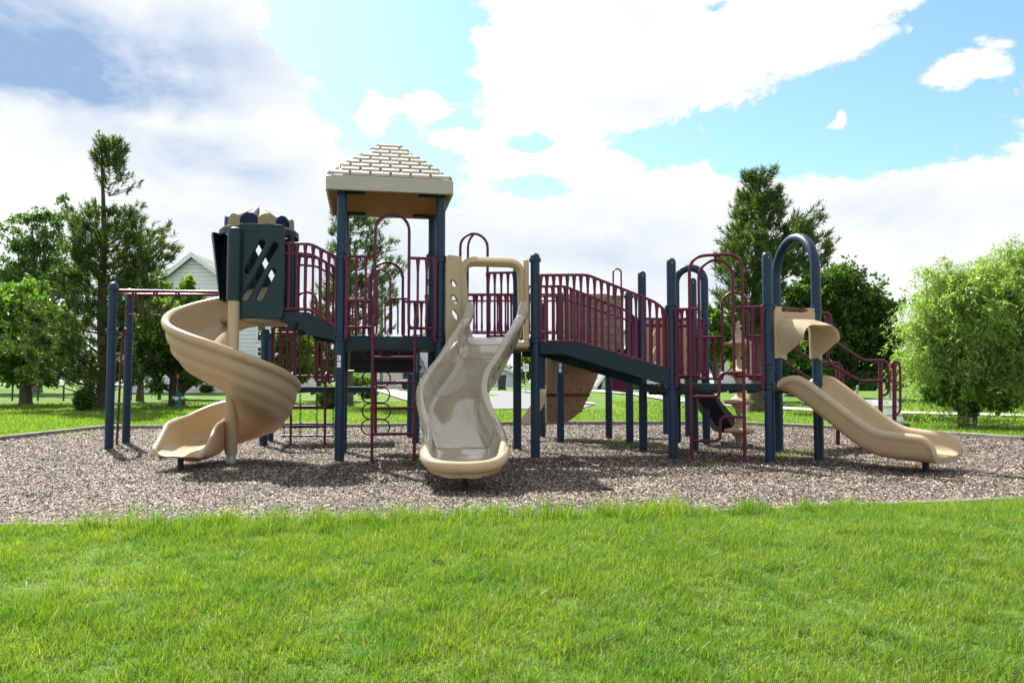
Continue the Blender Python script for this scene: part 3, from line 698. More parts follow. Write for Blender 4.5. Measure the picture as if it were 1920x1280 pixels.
# ---- overhead ladder on the left with trapeze rings
def overhead():
    q0=at(218,545,12.2); q1=at(420,548,12.4)
    mb=MB(); a=at(208,541,12.05); 
    mb.tube(fillet([a,q0,q1],.1,4),.026,10)
    a2=at(240,552,13.1); b2=at(420,553,13.2); mb.tube([a2,b2],.024,10); mb.tube(fillet([at(208,541,12.05),at(232,552,12.5),a2],.05,4),.026,10)
    o=mb.build('overhead_rail',maroon,PS)
    for px in (250,290,331):
        t=at(px,548,12.5); m=MB(); y=V(.08,.26); h=.33
        p=[t,t+V(-.075,-.08,-.27),t+V(-.05,-.08,-.36),t+V(.06,.1,-.37),t+V(.075,.1,-.28),t+V(.02,.03,0)]
        m.tube(fillet(p,.03,4),.016,8); m.build('trapeze_ring',maroon,o)
    # ladder with side rails between the two end posts
    m=MB(); a=G(222,838); 
    for px,D,sh in ((213,12.4,0),(229,12.9,0)):
        p=at(px,700,D); m.tube(fillet([at(px+6,615,D-.1),at(px,640,D),V(p.x-.06,p.y,-.05)],.1,4),.019,10)
    l=m.build('ladder',maroon,PS)
    for y in (664,723,757,792): rod('rung',[at(213,y,12.4),at(227,y,12.9)],.016,l)
overhead()
# ---- low rear deck at the left: rails, arch, chain net
def rearleft():
    rail([at(512,613,12.65),at(552,613,12.7)],[at(512,705,12.65),at(552,705,12.7)],4)
    rail([at(592,626,12.75),at(628,626,12.8)],[at(592,714,12.75),at(628,714,12.8)],4)
    rail([at(512,624,13.7),at(628,624,13.9)],[at(512,705,13.7),at(628,705,13.9)],8)
    m=MB(); a=at(553,700,12.72); b=at(592,700,12.76); m.tube(arch(a,b,2.52,14),RR,10); m.build('entry_arch',maroon,PS)
    # chain net
    D=13.6; net=MB(); 
    net.tube([at(527,762,D),at(627,762,D)],.02,8)
    for y in (765,794,817): net.tube([at(528,y,D),at(626,y,D)],.018,8)
    o=net.build('chain_net',navyd,PS)
    for px in (532,563,594,625):
        m=MB(); y=738; k=0
        while y<816:
            p=at(px,y,D); q=at(px,y+5.2,D); w=V(.016,0) if k%2 else V(0,.016)
            m.tube([p-w,p-w+(q-p),q+w,p+w],.0055,4,loop=True); y+=4.3; k+=1
        m.build('chain',blackr,o)
    # stacked treads between tower and rear deck
    m=MB(); c=(TL+TR)/2
    a=at(656,634,11.75); b=at(778,696,11.75); m.box(((a.x+b.x)/2,11.9,(a.z+b.z)/2),(abs(b.x-a.x),.3,abs(a.z-b.z)),bev=.012)
    for k in range(1,3): m.box(((a.x+b.x)/2,11.75,a.z+(b.z-a.z)*k/3),(abs(b.x-a.x)*.98,.04,.03),bev=.008)
    m.box(((a.x+b.x)/2,11.85,b.z-.0),(abs(b.x-a.x),.5,.035),bev=.01)
    m.build('rear_steps',blackr,PS)
    m=MB()
    for px in (676,715,753): p=at(px,643,11.4); m.revolve((p.x,p.y,p.z),[(.001,-.03),(.022,-.025),(.028,.02),(.001,.03)],10)
    m.build('bolt_caps',tan,PS)
    m=MB()
    for px in (661,672,684,722,734,746,758): m.tube([at(px,560,13.9),at(px,626,13.9)],RB,8)
    m.tube([at(655,560,13.9),at(692,560,13.9)],RR,8); m.tube([at(731,560,13.9),at(765,560,13.9)],RR,8); m.tube(arch(at(691,626,13.9),at(731,626,13.9),3.06,14),RR,8)
    m.tube([at(707,505,13.9),at(706,626,13.9)],RR,8); m.build('rear_rail',maroon,PS)
    # loops climber
    D=14.0; m=MB(); m.tube([at(704,690,D),at(704,812,D)],.028,10); o=m.build('loop_climber',maroon,PS)
    for k,(y0,y1) in enumerate(((696,724),(726,754),(756,785),(786,815))):
        dx=1.5 if k%2 else 0; a=at(679-dx,y1,D); b=at(732-dx,y0,D); pts=rrect(a.x,a.z,b.x,b.z,(b.z-a.z)*.48,6)
        mm=MB(); mm.tube([V(x,D,z) for x,z in pts],.014,8,loop=True); mm.build('loop',maroon,o)
rearleft()
# ---- rear climbing wall, brick panel, slotted panels, pod climber, rear stair stringer
def rear():
    # curved climbing wall
    rows=[]; 
    for k in range(13):
        t=k/12; D=14.0+.1*t; y=668+(792-668)*t; xl=1024; xr=1124-6*t-38*max(0,t-.25)**1.1/.75**1.1*1.0
        if t>.85: xr-= (t-.85)*120
        bend=.16*math.sin(t*math.pi)
        a=at(xl,y,D-bend); b=at(xr,y,D+.35-bend); rows.append([a.lerp(b,i/8) for i in range(9)])
    back=[[p+V(0,.05,0) for p in r] for r in rows]
    m=MB(); m.loft([r+list(reversed(bk)) for r,bk in zip(rows,back)]); o=m.build('climbing_wall',tand,PS,ang=60)
    m=MB()
    for k in range(11):
        for i in range(4):
            r=rows[min(12,k+1)]; p=r[min(8,i*2+1+(k%2))]
            m.revolve(p+V(0,-.004,0),[(.001,-.012),(.017,-.01),(.020,.006),(.001,.014)],8,ax=(V(1,.2,0).normalized(),V(0,0,.5),V(0,-1,0)))
    m.build('hand_holds',bark,o)
    m=MB(); r=rows[7]; m.tube([r[0]+V(0,-.02,0),r[-1]+V(0,-.02,0)],.022,8); m.build('cross_bar',maroon,o)
    a=at(1010,735,14.0); m=MB(); rr=[]
    for t in range(7):
        k=t/6; p=at(1020-36*k**1.3,730+64*k,14.0-.4*k); rr.append([p+V(-.10-.03*k,0,0),p+V(.12,0,0),p+V(.12,.3,0),p+V(-.10,.3,0)])
    m.loft(rr); m.build('wall_wing',tan,o)
    # brick panel
    D=13.05; a=at(1062,655,D); b=at(1166,555,D); W=b.x-a.x; H=b.z-a.z
    p=plate('brick_panel',rrect(0,0,W,H,.05),[],.05,taupe,PS,a,V(1,0,0),Z3,.01)
    m=MB(); n=7
    for k in range(1,n): m.box((a.x+W/2,D-.036,a.z+H*k/n),(W*.86,.012,.012))
    for k in range(n):
        for i in range(1,5): m.box((a.x+W*(.07+.86*(i-(.5 if k%2 else 0))/4.),D-.036,a.z+H*(k+.5)/n),(.012,.011,H/n-.014))
    m.build('brick_joints',mat('panel_joint_grey',(.12,.095,.085),.6),p)
    # slotted tan panels
    for px0,px1,D in ((1212,1302,13.6),):
        a=at(px0,706,D); b=at(px1,598,D); W=b.x-a.x; H=b.z-a.z
        holes=[]
        for i in range(4):
            for j in range(3):
                x=W*(.16+i*.23); y=H*(.18+j*.3); holes.append(capsule((x-.025,y-.07),(x+.025,y+.07),.024))
        plate('slotted_panel',rrect(0,0,W,H,.04),holes,.05,tanl,PS,a,V(1,0,0),Z3,.01)
    rail([at(1195,597,12.9),at(1318,599,12.9)],[at(1195,708,12.9),at(1318,708,12.9)],10)
    m=MB(); m.tube([at(1195,609,12.9),at(1318,611,12.9)],.03,8); m.build('panel_top_bar',maroon,PS)
    # small hoop
    m=MB(); m.tube(arch(at(1150,560,13),at(1165,560,13),2.94,12),.014,8); m.build('grab_hoop',maroon,PS)
    # maroon chute seen under the bridge
    m=MB(); a=at(1142,712,14.8); m.loft([[at(1138,690,14.8),at(1185,690,14.8),at(1180,735,14.8),at(1146,730,14.8)],[at(1138,690,15.1),at(1185,690,15.1),at(1180,737,15.1),at(1146,733,15.1)]]); m.build('maroon_panel',maroon,PS)
    # pod climber
    p=at(1386,760,12.3); m=MB(); m.revolve((p.x,p.y,0),[(.028,.05),(.028,2.0)],12); o=m.build('pod_pole',tan,PS)
    for y in (643,698,752,806):
        q=at(1386,y,12.3); m=MB()
        m.revolve((q.x,q.y,q.z),[(.05,-.20),(.06,-.15),(.085,-.09),(.13,-.05),(.215,-.035),(.232,-.015),(.225,.012),(.13,.03),(.08,.07),(.055,.13),(.05,.2)],24); m.build('pod',tanl,o)
    # rear stair stringers, green landing
    m=MB()
    a,b,c2,d2=at(1300,722,12.6),at(1322,722,12.6),at(1392,795,13.4),at(1392,812,13.4)
    pl=[at(1290,722,12.7),at(1325,722,12.7),at(1378,782,13.2),at(1380,812,13.2),at(1352,811,13.2)]
    m.loft([pl,[p+V(.0,.5,0) for p in pl]]); m.build('stair_stringer',blackr,PS)
    # stairs to the right
    d0=V(4.0,12.0); m=MB()
    st=[]
    for k in range(5):
        c=V(4.25+k*.30,12.15+k*.05,.98-k*.14); m.box(c,(.32,.9,.05),bev=.01)
    m.box(at(1655,797,12.4)+V(0,.2,0),(.62,.9,.09),bev=.012)
    m.build('stair_treads',mat('green_deck_coating',(.012,.05,.04),.5,.4,.2),PS)
    def hand(pts,D,name='handrail',r=.021): return rod(name,fillet([at(x,y,D) for x,y in pts],.10,6),r,PS)
    hand([(1540,586),(1556,587),(1562,638),(1619,676),(1664,675),(1668,735),(1656,741)],11.8)
    hand([(1549,588),(1553,680),(1612,714),(1652,713)],11.85)
    hand([(1467,640),(1468,676),(1528,717),(1562,716)],12.9); hand([(1480,648),(1530,679),(1572,680),(1580,690),(1581,740)],12.95)
    hand([(1671,690),(1673,678),(1685,678),(1688,690),(1688,770),(1680,778)],12.6,r=.02)
    for px,D,y0,y1 in ((1651,11.9,677,796),(1677,12.6,680,798),(1571,12.9,684,852)):
        m=MB(); m.tube([at(px,y0,D),at(px,y1,D)],.034,12); m.build('handrail_post',maroon,PS)
rear()
# ---------------------------------------------------------------- ground
def hgt(x,y):
    h=0.0
    if y<5.5: h-=.075*(5.5-max(y,-6))
    h+=.42*smooth(21,52,y)+.3*smooth(60,220,y)
    if y>20: h+=.05*math.sin(x*.11+1)*smooth(20,30,y)
    return h
def groundmat(name,cols,scale=.8,bump=.6,bscale=30,rough=.95):
    m=bpy.data.materials.new(name); m.use_nodes=True; nt=m.node_tree; N=nodes(nt); L=nt.links.new
    tc=N('ShaderNodeTexCoord'); b=N('ShaderNodeBsdfPrincipled'); b.inputs['Roughness'].default_value=rough; b.inputs['Specular IOR Level'].default_value=.15
    n=N('ShaderNodeTexNoise'); n.inputs['Scale'].default_value=scale; n.inputs['Detail'].default_value=12; n.inputs['Roughness'].default_value=.7; L(tc.outputs['Object'],n.inputs['Vector'])
    cr=N('ShaderNodeValToRGB'); els=cr.color_ramp.elements
    while len(els)<len(cols): els.new(.5)
    for i,c in enumerate(cols): els[i].position=.3+.4*i/(len(cols)-1); els[i].color=(*c,1)
    L(n.outputs[0],cr.inputs[0]); L(cr.outputs[0],b.inputs['Base Color'])
    nb=N('ShaderNodeTexNoise'); nb.inputs['Scale'].default_value=bscale; nb.inputs['Detail'].default_value=8; L(tc.outputs['Object'],nb.inputs['Vector'])
    bp=N('ShaderNodeBump'); bp.inputs['Strength'].default_value=bump; bp.inputs['Distance'].default_value=.05; L(nb.outputs[0],bp.inputs['Height']); L(bp.outputs[0],b.inputs['Normal'])
    out=N('ShaderNodeOutputMaterial'); L(b.outputs[0],out.inputs[0]); MT[name]=m; return m
lawn=groundmat('lawn_soil_and_thatch',[(.045,.105,.013),(.075,.145,.019),(.12,.18,.035)],1.1)
mulchm=groundmat('wood_chip_bed',[(.02,.016,.013),(.06,.048,.04),(.12,.10,.085)],22,1.0,60)
asph=groundmat('street_asphalt',[(.15,.16,.17),(.19,.20,.21)],3,.2,80)
conc=groundmat('pale_concrete',[(.34,.33,.30),(.42,.41,.38)],2,.15,60,.85)
kerbm=groundmat('weathered_kerb_concrete',[(.14,.13,.11),(.28,.27,.24)],5,.5,40,.9)
ys=[-12,-6,-3,0,1.5,2.5,3.2,4,4.8,5.5,7,10,14,18,20,22]+[24+3*i for i in range(14)]+[70,80,95,120,160,220,320,500,900,1600]
xs=sorted(set([-900,-400,-200,-120,-80]+[-60+4*i for i in range(31)]+[80,120,200,400,900]))
m=MB(); vs=[V(x,y,hgt(x,y)) for y in ys for x in xs]; nx=len(xs)
m.add(vs,[(j*nx+i,j*nx+i+1,(j+1)*nx+i+1,(j+1)*nx+i) for j in range(len(ys)-1) for i in range(nx-1)])
tag(m.build('lawn_ground',lawn,ang=180),kind='structure')
# wood chip bed outline (front edge left to right, then back)
front=[G(-900,1000),G(-300,987),G(300,986),G(620,981),G(950,970),G(1350,961),G(1600,949),G(1920,937),G(2300,925)]
backp=[G(2500,865),G(2250,843),G(1920,829),G(1700,813),G(1460,801),G(1330,797),G(1000,797),G(600,804),G(190,806),G(0,828),G(-300,862),G(-900,930)]
bed=[V(p.x,p.y,.012) for p in front+backp]
m=MB(); c=sum(bed,V(0,0))/len(bed); m.add(bed+[V(0,9.5,.012)],[(i,(i+1)%len(bed),len(bed)) for i in range(len(bed))])
tag(m.build('wood_chip_bed',mulchm,ang=180),kind='structure')
m=MB(); ring=bed
for i in range(len(ring)):
    a=ring[i]; b=ring[(i+1)%len(ring)]; n=max(1,round((b-a).length/1.22))
    for k in range(n):
        p=a.lerp(b,(k+.006)/n); q=a.lerp(b,(k+.994)/n); X=(q-p).normalized(); mid=(p+q)/2
        front_=mid.y<9
        m.box((mid.x,mid.y,(-.02 if front_ else .03)),((q-p).length,.10,.10 if front_ else .15),(X,Z3.cross(X),Z3),bev=.012)
tag(m.build('kerb',kerbm),kind='structure')
def inside(x,y):
    r=np.zeros(len(x),bool); n=len(bed)
    for i in range(n):
        a=bed[i]; b=bed[(i+1)%n]
        c_=((a.y>y)!=(b.y>y))&(x<(b.x-a.x)*(y-a.y)/((b.y-a.y) if b.y!=a.y else 1e-9)+a.x); r^=c_
    return r
def npmesh(name,verts,nper,faces_per,mt,loc=(0,0,0),parent=None,smooth_=False):
    """verts (n*nper,3); faces_per: quads/tris indices inside one item, same for all"""
    n=len(verts)//nper; fp=np.array(faces_per); k=fp.shape[1]
    f=(fp[None]+ (np.arange(n)*nper)[:,None,None]).reshape(-1,k)
    me=bpy.data.meshes.new(name); me.vertices.add(len(verts)); me.vertices.foreach_set('co',(verts-np.array(loc)).astype(np.float32).ravel())
    me.loops.add(f.size); me.loops.foreach_set('vertex_index',f.ravel().astype(np.int32)); me.polygons.add(len(f))
    me.polygons.foreach_set('loop_start',np.arange(0,f.size,k,dtype=np.int32))
    me.update(calc_edges=True)
    if smooth_: me.polygons.foreach_set('use_smooth',np.ones(len(f),bool))
    return link_mesh(name,me,parent,loc,mt)
def hv(x,y):
    def sm(a,b,t): t=np.clip((t-a)/(b-a),0,1); return t*t*(3-2*t)
    return np.where(y<5.5,-.075*(5.5-np.maximum(y,-6)),0)+.42*sm(21,52,y)+.3*sm(60,220,y)+np.where(y>20,.05*np.sin(x*.11+1)*sm(20,30,y),0)
# chips
chipm=leafmat('wood_chips',[(.026,.020,.015),(.085,.067,.053),(.15,.122,.098),(.075,.052,.038),(.20,.168,.14),(.40,.355,.305)],.0,.8,patch=True,pc=((1.0,1.03,1.05),(1.9,1.92,1.98)))
def chips(n):
    y=5.6+ (18.6-5.6)*rng.random(n)**1.7; x=(rng.random(n)*2-1)*(y*.78+.3)
    k=inside(x,y); x,y=x[k],y[k]; n=len(x)
    s=.55+.45*np.clip(y/9,0,1.6); L=(.006+.017*rng.random(n)**1.6)*s; W=(.0025+.0042*rng.random(n))*s
    a=rng.random(n)*2*np.pi; t=(rng.random(n)-.5)*.9; t2=(rng.random(n)-.5)*1.0
    ux=np.cos(a)*np.cos(t); uy=np.sin(a)*np.cos(t); uz=np.sin(t)
    wx=-np.sin(a)*np.cos(t2); wy=np.cos(a)*np.cos(t2); wz=np.sin(t2)
    z=.022+.016*rng.random(n)
    P=np.stack([x,y,z],1)[:,None]; U=np.stack([ux,uy,uz],1)[:,None]*L[:,None,None]; Wv=np.stack([wx,wy,wz],1)[:,None]*W[:,None,None]
    c=np.array([(-1,-.7),(1,-1),(.8,1),(-1,.8)])
    v=P+U*c[None,:,0:1]+Wv*c[None,:,1:2]
    o=npmesh('wood_chips',v.reshape(-1,3),4,[(0,1,2,3)],chipm); tag(o,'loose grey brown wood chips covering the playground bed','wood chips',kind='stuff')
chips(560000)
# grass blades
grassm=leafmat('grass_blades',[(.062,.150,.017),(.108,.225,.026),(.17,.285,.04),(.113,.23,.026),(.08,.17,.02),(.28,.33,.12)],.47,.45,tcol=(1.5,1.5,.45),patch=True,pc=((.66,.82,.8),(1.35,1.1,1.15)))
strawm=leafmat('dry_grass',[(.3,.27,.14),(.5,.46,.28)],.3,.5,tcol=(1,1,.8))
def field(x,y,s,o):
    return (np.sin(x*s+o)+np.sin(y*s*1.3+o*2.1)+np.sin((x+y)*s*.7+o*.7)+np.sin((x*1.7-y)*s*.9+o*1.3))/4
def blades(name,x,y,H,W,mt,lean=.5,label=None,z0=None):
    n=len(x); a=rng.random(n)*2*np.pi; ln=lean*rng.random(n)**.8*H*1.3; b=rng.random(n)*2*np.pi
    z=hv(x,y)-.005 if z0 is None else z0
    dx=np.cos(a)*ln+.08*H; dy=np.sin(a)*ln; wx=np.cos(b)*W; wy=np.sin(b)*W
    hz=np.sqrt(np.maximum(H*H-ln*ln*.6,H*H*.15))
    v=np.zeros((n,5,3))
    v[:,0]=np.stack([x-wx,y-wy,z],1); v[:,1]=np.stack([x+wx,y+wy,z],1)
    v[:,2]=np.stack([x+dx*.35+wx*.8,y+dy*.35+wy*.8,z+hz*.6],1); v[:,3]=np.stack([x+dx*.35-wx*.8,y+dy*.35-wy*.8,z+hz*.6],1)
    v[:,4]=np.stack([x+dx,y+dy,z+hz],1)
    me_f=[(0,1,2),(0,2,3),(3,2,4)]
    o=npmesh(name,v.reshape(-1,3),5,me_f,mt,smooth_=False); return tag(o,label or 'bright green mown grass',('grass'),kind='stuff')
def vnoise(x,y,s,seed):
    X=x*s+seed*17.3+100; Y=y*s+seed*5.1+100; i=np.floor(X).astype(int); j=np.floor(Y).astype(int); u=X-i; w=Y-j; u=u*u*(3-2*u); w=w*w*(3-2*w)
    def h(a,b): q=np.sin(a*127.1+b*311.7+seed*3.7)*43758.5453; return q-np.floor(q)
    return (h(i,j)*(1-u)+h(i+1,j)*u)*(1-w)+(h(i,j+1)*(1-u)+h(i+1,j+1)*u)*w
def near_grass(n):
    y=2.9+(7.6-2.9)*rng.random(n)**.9; x=(rng.random(n)*2-1); x=np.sign(x)*np.where(np.abs(x)<.84,np.abs(x)/.84*(y*.72+.2),(y*.72+.2)+(np.abs(x)-.84)/.16*(y*.3+1.2))
    k=~inside(x,y-.0); x,y=x[k],y[k]
    k=(y<7.2); x,y=x[k],y[k]; n=len(x)
    f=.45*vnoise(x,y,1.3,1)+.6*vnoise(x,y,5,2)+.6*vnoise(x,y,13,3)+.35*vnoise(x,y,30,4)-1.0; H=(.026+.042*rng.random(n)**1.6)*np.clip(1+1.1*f,.35,2.2)
    keep=rng.random(n)<np.clip(.85+.7*f,.3,1); 
    edge=inside(x,y+.38)&(x>-2.6); tall=edge&(field(x,y,5.,2.)+.45>rng.random(n)*1.1)&(x<1.4)
    H=np.where(tall,H*(1.5+.9*rng.random(n)),H); keep|=tall
    blades('grass',x[keep],y[keep],H[keep],(.0010+.0013*rng.random(n))[keep],grassm,1.0,'bright green overgrown grass in front of the wood chip bed')
near_grass(920000)
def tufts():
    xs_,ys_,hs=[],[],[]
    for k in range(330):
        x=(random.random()*2-1)*4.2; y=3.1+3.2*random.random()
        if k>40: 
            i=random.randrange(1,6); t=random.random(); p=front[i].lerp(front[i+1],t); x=p.x; y=p.y-.02-.18*random.random()
        n=random.randint(14,50); tl=1.0 if k<=40 else random.choice((.8,1.1,1.5))*(1 if -3.2<x<2 else .6); y-=.0
        
        xs_.append(x+rng.normal(0,.035,n)); ys_.append(y+rng.normal(0,.035,n)); hs.append(rng.uniform(.07,.15,n)*random.uniform(.6,1.15)*tl)
    x=np.concatenate(xs_); y=np.concatenate(ys_); h=np.concatenate(hs)
    blades('tall_grass',x,y,h,np.full(len(x),.0018),grassm,.35,'taller grass tufts along the front kerb')
    n=7000; y=3+3*rng.random(n); x=(rng.random(n)*2-1)*y*.72; blades('dry_grass',x,y,.03+.05*rng.random(n),np.full(n,.0013),strawm,1.0,'thin dry straw coloured stems in the grass')
tufts()
def far_grass(n):
    y=13+(34-13)*rng.random(n)**1.6; x=(rng.random(n)*2-1)*(y*1.0+2); k=~inside(x,y-.1); x,y=x[k],y[k]
    k=(y>16)|(np.abs(x)>4); x,y=x[k],y[k]; n=len(x); s=y/14
    k=~((y>27)&(x>-2.5)&(x<4)); x,y,s=x[k],y[k],s[k]; n=len(x)
    blades('grass',x,y,(.05+.06*rng.random(n))*(1+.3*field(x,y,1.1,3.)),.004*s+.003*rng.random(n)*s,grassm,.6,'green lawn grass behind the wood chip bed')
far_grass(210000)
def weeds():
    xs_,ys_=[],[]
    for px,py,r,n in ((1140,832,.25,220),(1190,838,.3,260),(565,812,.3,200),(1468,858,.15,120),(1480,848,.2,120),(890,-1,0,0),(120,815,.8,260),(1400,801,.5,200),(1330,878,.1,60),(1555,850,.15,80),(450,890,.06,30)):
        if n==0: continue
        p=G(px,py); xs_.append(p.x+rng.normal(0,r,n)); ys_.append(p.y+rng.normal(0,r*.5,n))
    x=np.concatenate(xs_); y=np.concatenate(ys_); n=len(x)
    blades('weeds',x,y,.04+.06*rng.random(n),np.full(n,.004),grassm,.7,'small green weeds growing through the wood chips',z0=np.full(n,.01))
weeds()
def strip(name,pts,w,mt,z=.02,kind='structure'):
    m=MB(); P=[V(p.x,p.y) for p in pts]; L=[];Rr=[]
    Q=catmull([tuple(p) for p in P],5,closed=False); Q=[Vector(q) for q in Q]
    for i,p in enumerate(Q):
        a=Q[max(i-1,0)]; b=Q[min(i+1,len(Q)-1)]; d=(b-a).normalized(); n=V(-d.y,d.x)*(w/2)
        for side,arr in ((n,L),(-n,Rr)): q=p+side; arr.append(V(q.x,q.y,hgt(q.x,q.y)+z))
    m.loft([L,Rr],cap=False,closed=False); return tag(m.build(name,mt,ang=180),kind=kind)
# street (comes in from the left behind the tower, ends in a curve), verge, pavements
def poly(name,pts,mt,z):
    m=MB(); P=[V(p.x,p.y,hgt(p.x,p.y)+z) for p in pts]; m.add(P,[tuple(range(len(P)))]); return tag(m.build(name,mt,ang=180),kind='structure')
def g2(px,D): p=at(px,716,D); return V(p.x,D)
poly('street',[g2(905,27.5),g2(1005,27.5),g2(1085,27.2),g2(1110,30),g2(1020,40),g2(975,48),g2(930,52),g2(880,50),g2(890,36)],asph,.03)
strip('street_kerb',[g2(1110,30.3),g2(1020,40.6),g2(975,49),g2(925,53)],.35,conc,.09)
strip('pavement',[g2(880,66),g2(1010,64),g2(1060,62),g2(1140,48),g2(1290,66)],2.2,conc,.06)
strip('pavement',[g2(1120,47),g2(1200,42),g2(1300,33),g2(1500,27),g2(1750,24.5),g2(2000,23)],1.4,conc,.06)
strip('pavement',[g2(600,70),g2(700,62),g2(735,48),g2(800,34),g2(880,29)],1.5,conc,.06)
strip('pavement',[g2(640,64),g2(800,62)],1.6,conc,.07)

# ---------------------------------------------------------------- trees
pinem=leafmat('pine_needles',[(.026,.058,.014),(.050,.095,.020),(.085,.13,.028),(.058,.11,.024)],.35,.5)
darkm=leafmat('dark_maple_leaves',[(.028,.07,.013),(.052,.105,.02),(.085,.15,.027)],.42,.45)
midm=leafmat('green_leaves',[(.045,.105,.014),(.08,.16,.02),(.12,.21,.03)],.48,.45)
lightm=leafmat('light_green_leaves',[(.07,.14,.015),(.11,.20,.022),(.15,.245,.035)],.48,.45)
willm=leafmat('willow_leaves',[(.115,.195,.030),(.18,.285,.055),(.245,.355,.095),(.35,.43,.20)],.5,.4,tcol=(1.45,1.55,.7))
popm=leafmat('grey_green_leaves',[(.045,.10,.026),(.07,.135,.036),(.105,.175,.055)],.46,.4)
redm=leafmat('dark_red_leaves',[(.06,.012,.02),(.11,.02,.03)],.3,.5)
blosm=leafmat('blossom_leaves',[(.25,.28,.2),(.5,.5,.45),(.12,.2,.06)],.3,.5)
def leafquads(P,size,narrow=.5,droop=0,jit=1.0,out=None):
    n=len(P); d=rng.normal(size=(n,3)); 
    if droop: d[:,2]-=droop
    if out is not None: d+=out
    d/=np.linalg.norm(d,axis=1)[:,None]; e=rng.normal(size=(n,3)); w=np.cross(d,e); w/=np.linalg.norm(w,axis=1)[:,None]
    L=(size*(.6+.8*rng.random(n)))[:,None]; a=P; W=w*L*narrow*.5
    v=np.zeros((n,4,3)); v[:,0]=a; v[:,1]=a+d*L*.5+W; v[:,2]=a+d*L; v[:,3]=a+d*L*.5-W
    return v.reshape(-1,3)
def ellipsoid_pts(n,c,r,shell=.55):
    d=rng.normal(size=(n,3)); d/=np.linalg.norm(d,axis=1)[:,None]; q=(shell+(1-shell)*rng.random(n))**1; q=np.where(rng.random(n)<.25,rng.random(n)**.5,q)
    return np.array(c)+d*np.array(r)*q[:,None]
def limb(mb,a,b,r0,r1,bow=.1,n=5):
    a=Vector(a); b=Vector(b); L=(b-a).length; o=Vector((random.uniform(-1,1),random.uniform(-1,1),random.uniform(-.2,1)))*L*bow
    P=[a.lerp(b,i/n)+o*math.sin(math.pi*i/n) for i in range(n+1)]; mb.tube(P,[r0+(r1-r0)*i/n for i in range(n+1)],6); return P
def broadleaf(name,label,px,D,py_base,lobes,nleaf,size,mt,bm,narrow=.55,tr=.16,clumps=60,droop=0,crad=.42,stems=1,group=None,depth=.8,trunk_top=None,strand=False):
    """lobes: ellipses (px,py,rx,ry) in photo pixels at distance D, giving the crown's outline"""
    base=at(px,py_base,D); base.z=hgt(base.x,base.y)-.05; s=D/F
    t=thing(name,tuple(base),label,'tree',group)
    L=[(at(a,b,D),rx*s,ry*s) for a,b,rx,ry in lobes]
    area=[a*b for _,a,b in L]; C=[]
    for k in range(clumps):
        i=random.choices(range(len(L)),area)[0]; c,rx,ry=L[i]
        d=Vector((random.gauss(0,1),random.gauss(0,1),random.gauss(0,1))).normalized()*(random.random()**.42)*(random.uniform(.95,1.22) if strand and random.random()<.25 else 1)
        C.append((V(c.x+d.x*rx,c.y+d.y*rx*depth,c.z+d.z*ry),crad*min(rx,ry)*random.uniform(.55,1.15)))
    mb=MB(); top=at(px,trunk_top,D) if trunk_top else L[0][0]
    for q in range(stems):
        b0=base+V(random.uniform(-.3,.3)*(stems>1),random.uniform(-.2,.2)*(stems>1),0)
        tp=top+(V(random.uniform(-1,1),random.uniform(-1,1),random.uniform(-.5,.5)) if stems>1 else V(0,0,0))
        mb.tube([b0+V(0,0,-.05),b0+V(0,0,.15),b0.lerp(tp,.35),b0.lerp(tp,.7)+V(.03,0,0),tp],[tr*1.5/stems**.6,tr*1.05/stems**.6,tr*.8/stems**.6,tr*.5/stems**.6,tr*.12],8)
    for i,(c,r) in enumerate(C):
        if i%2==0:
            z=min(top.z,base.z+(c.z-base.z)*random.uniform(.35,.75)); k=(z-base.z)/(top.z-base.z+1e-6); a=base.lerp(top,max(.12,min(.9,k)))
            limb(mb,a,c,tr*.35*(1-k*.5),tr*.06,.08)
    mb.build('trunk',bm,t)
    tot=sum(r*r for _,r in C); P=[];O=[]
    for c,r in C:
        n=int(nleaf*r*r/tot)
        if strand:
            ns=max(1,n//26); st_=np.array(c)+rng.normal(size=(ns,3))*np.array([r*.55,r*.55,r*.45]); dr=rng.normal(size=(ns,3))*.45; dr[:,2]=rng.uniform(-.9,.35,ns)
            q=rng.random((ns,26)); LL_=rng.uniform(.3,.95,(ns,1)); tt=q*LL_
            p=(st_[:,None]+dr[:,None]*tt[...,None]+np.stack([np.zeros_like(tt),np.zeros_like(tt),-.75*tt**2],-1)).reshape(-1,3)+rng.normal(size=(ns*26,3))*.012
            P.append(p); O.append(np.repeat(dr,26,0)*1.0)
        else:
            g=rng.normal(size=(n,3)); g*=(np.minimum(np.linalg.norm(g,axis=1),2.1)/np.linalg.norm(g,axis=1))[:,None]
            # twigs inside the clump: leaves gather round a few twig ends
            m_=max(4,n//14); tw=np.array(c)+rng.normal(size=(m_,3))*np.array([r,r,r*.7])*.52; p=tw[rng.integers(0,m_,n)]+g*(r*.13+.03)
            P.append(p); O.append((p-np.array(c))/r*.6)
    P=np.concatenate(P); O=np.concatenate(O)
    zmin=base.z+.05; P[:,2]=np.maximum(P[:,2],zmin)
    v=leafquads(P,np.full(len(P),size),narrow,droop,out=O); npmesh('crown',v,4,[(0,1,2,3)],mt,tuple((base.x,base.y,base.z)),t)
    return t
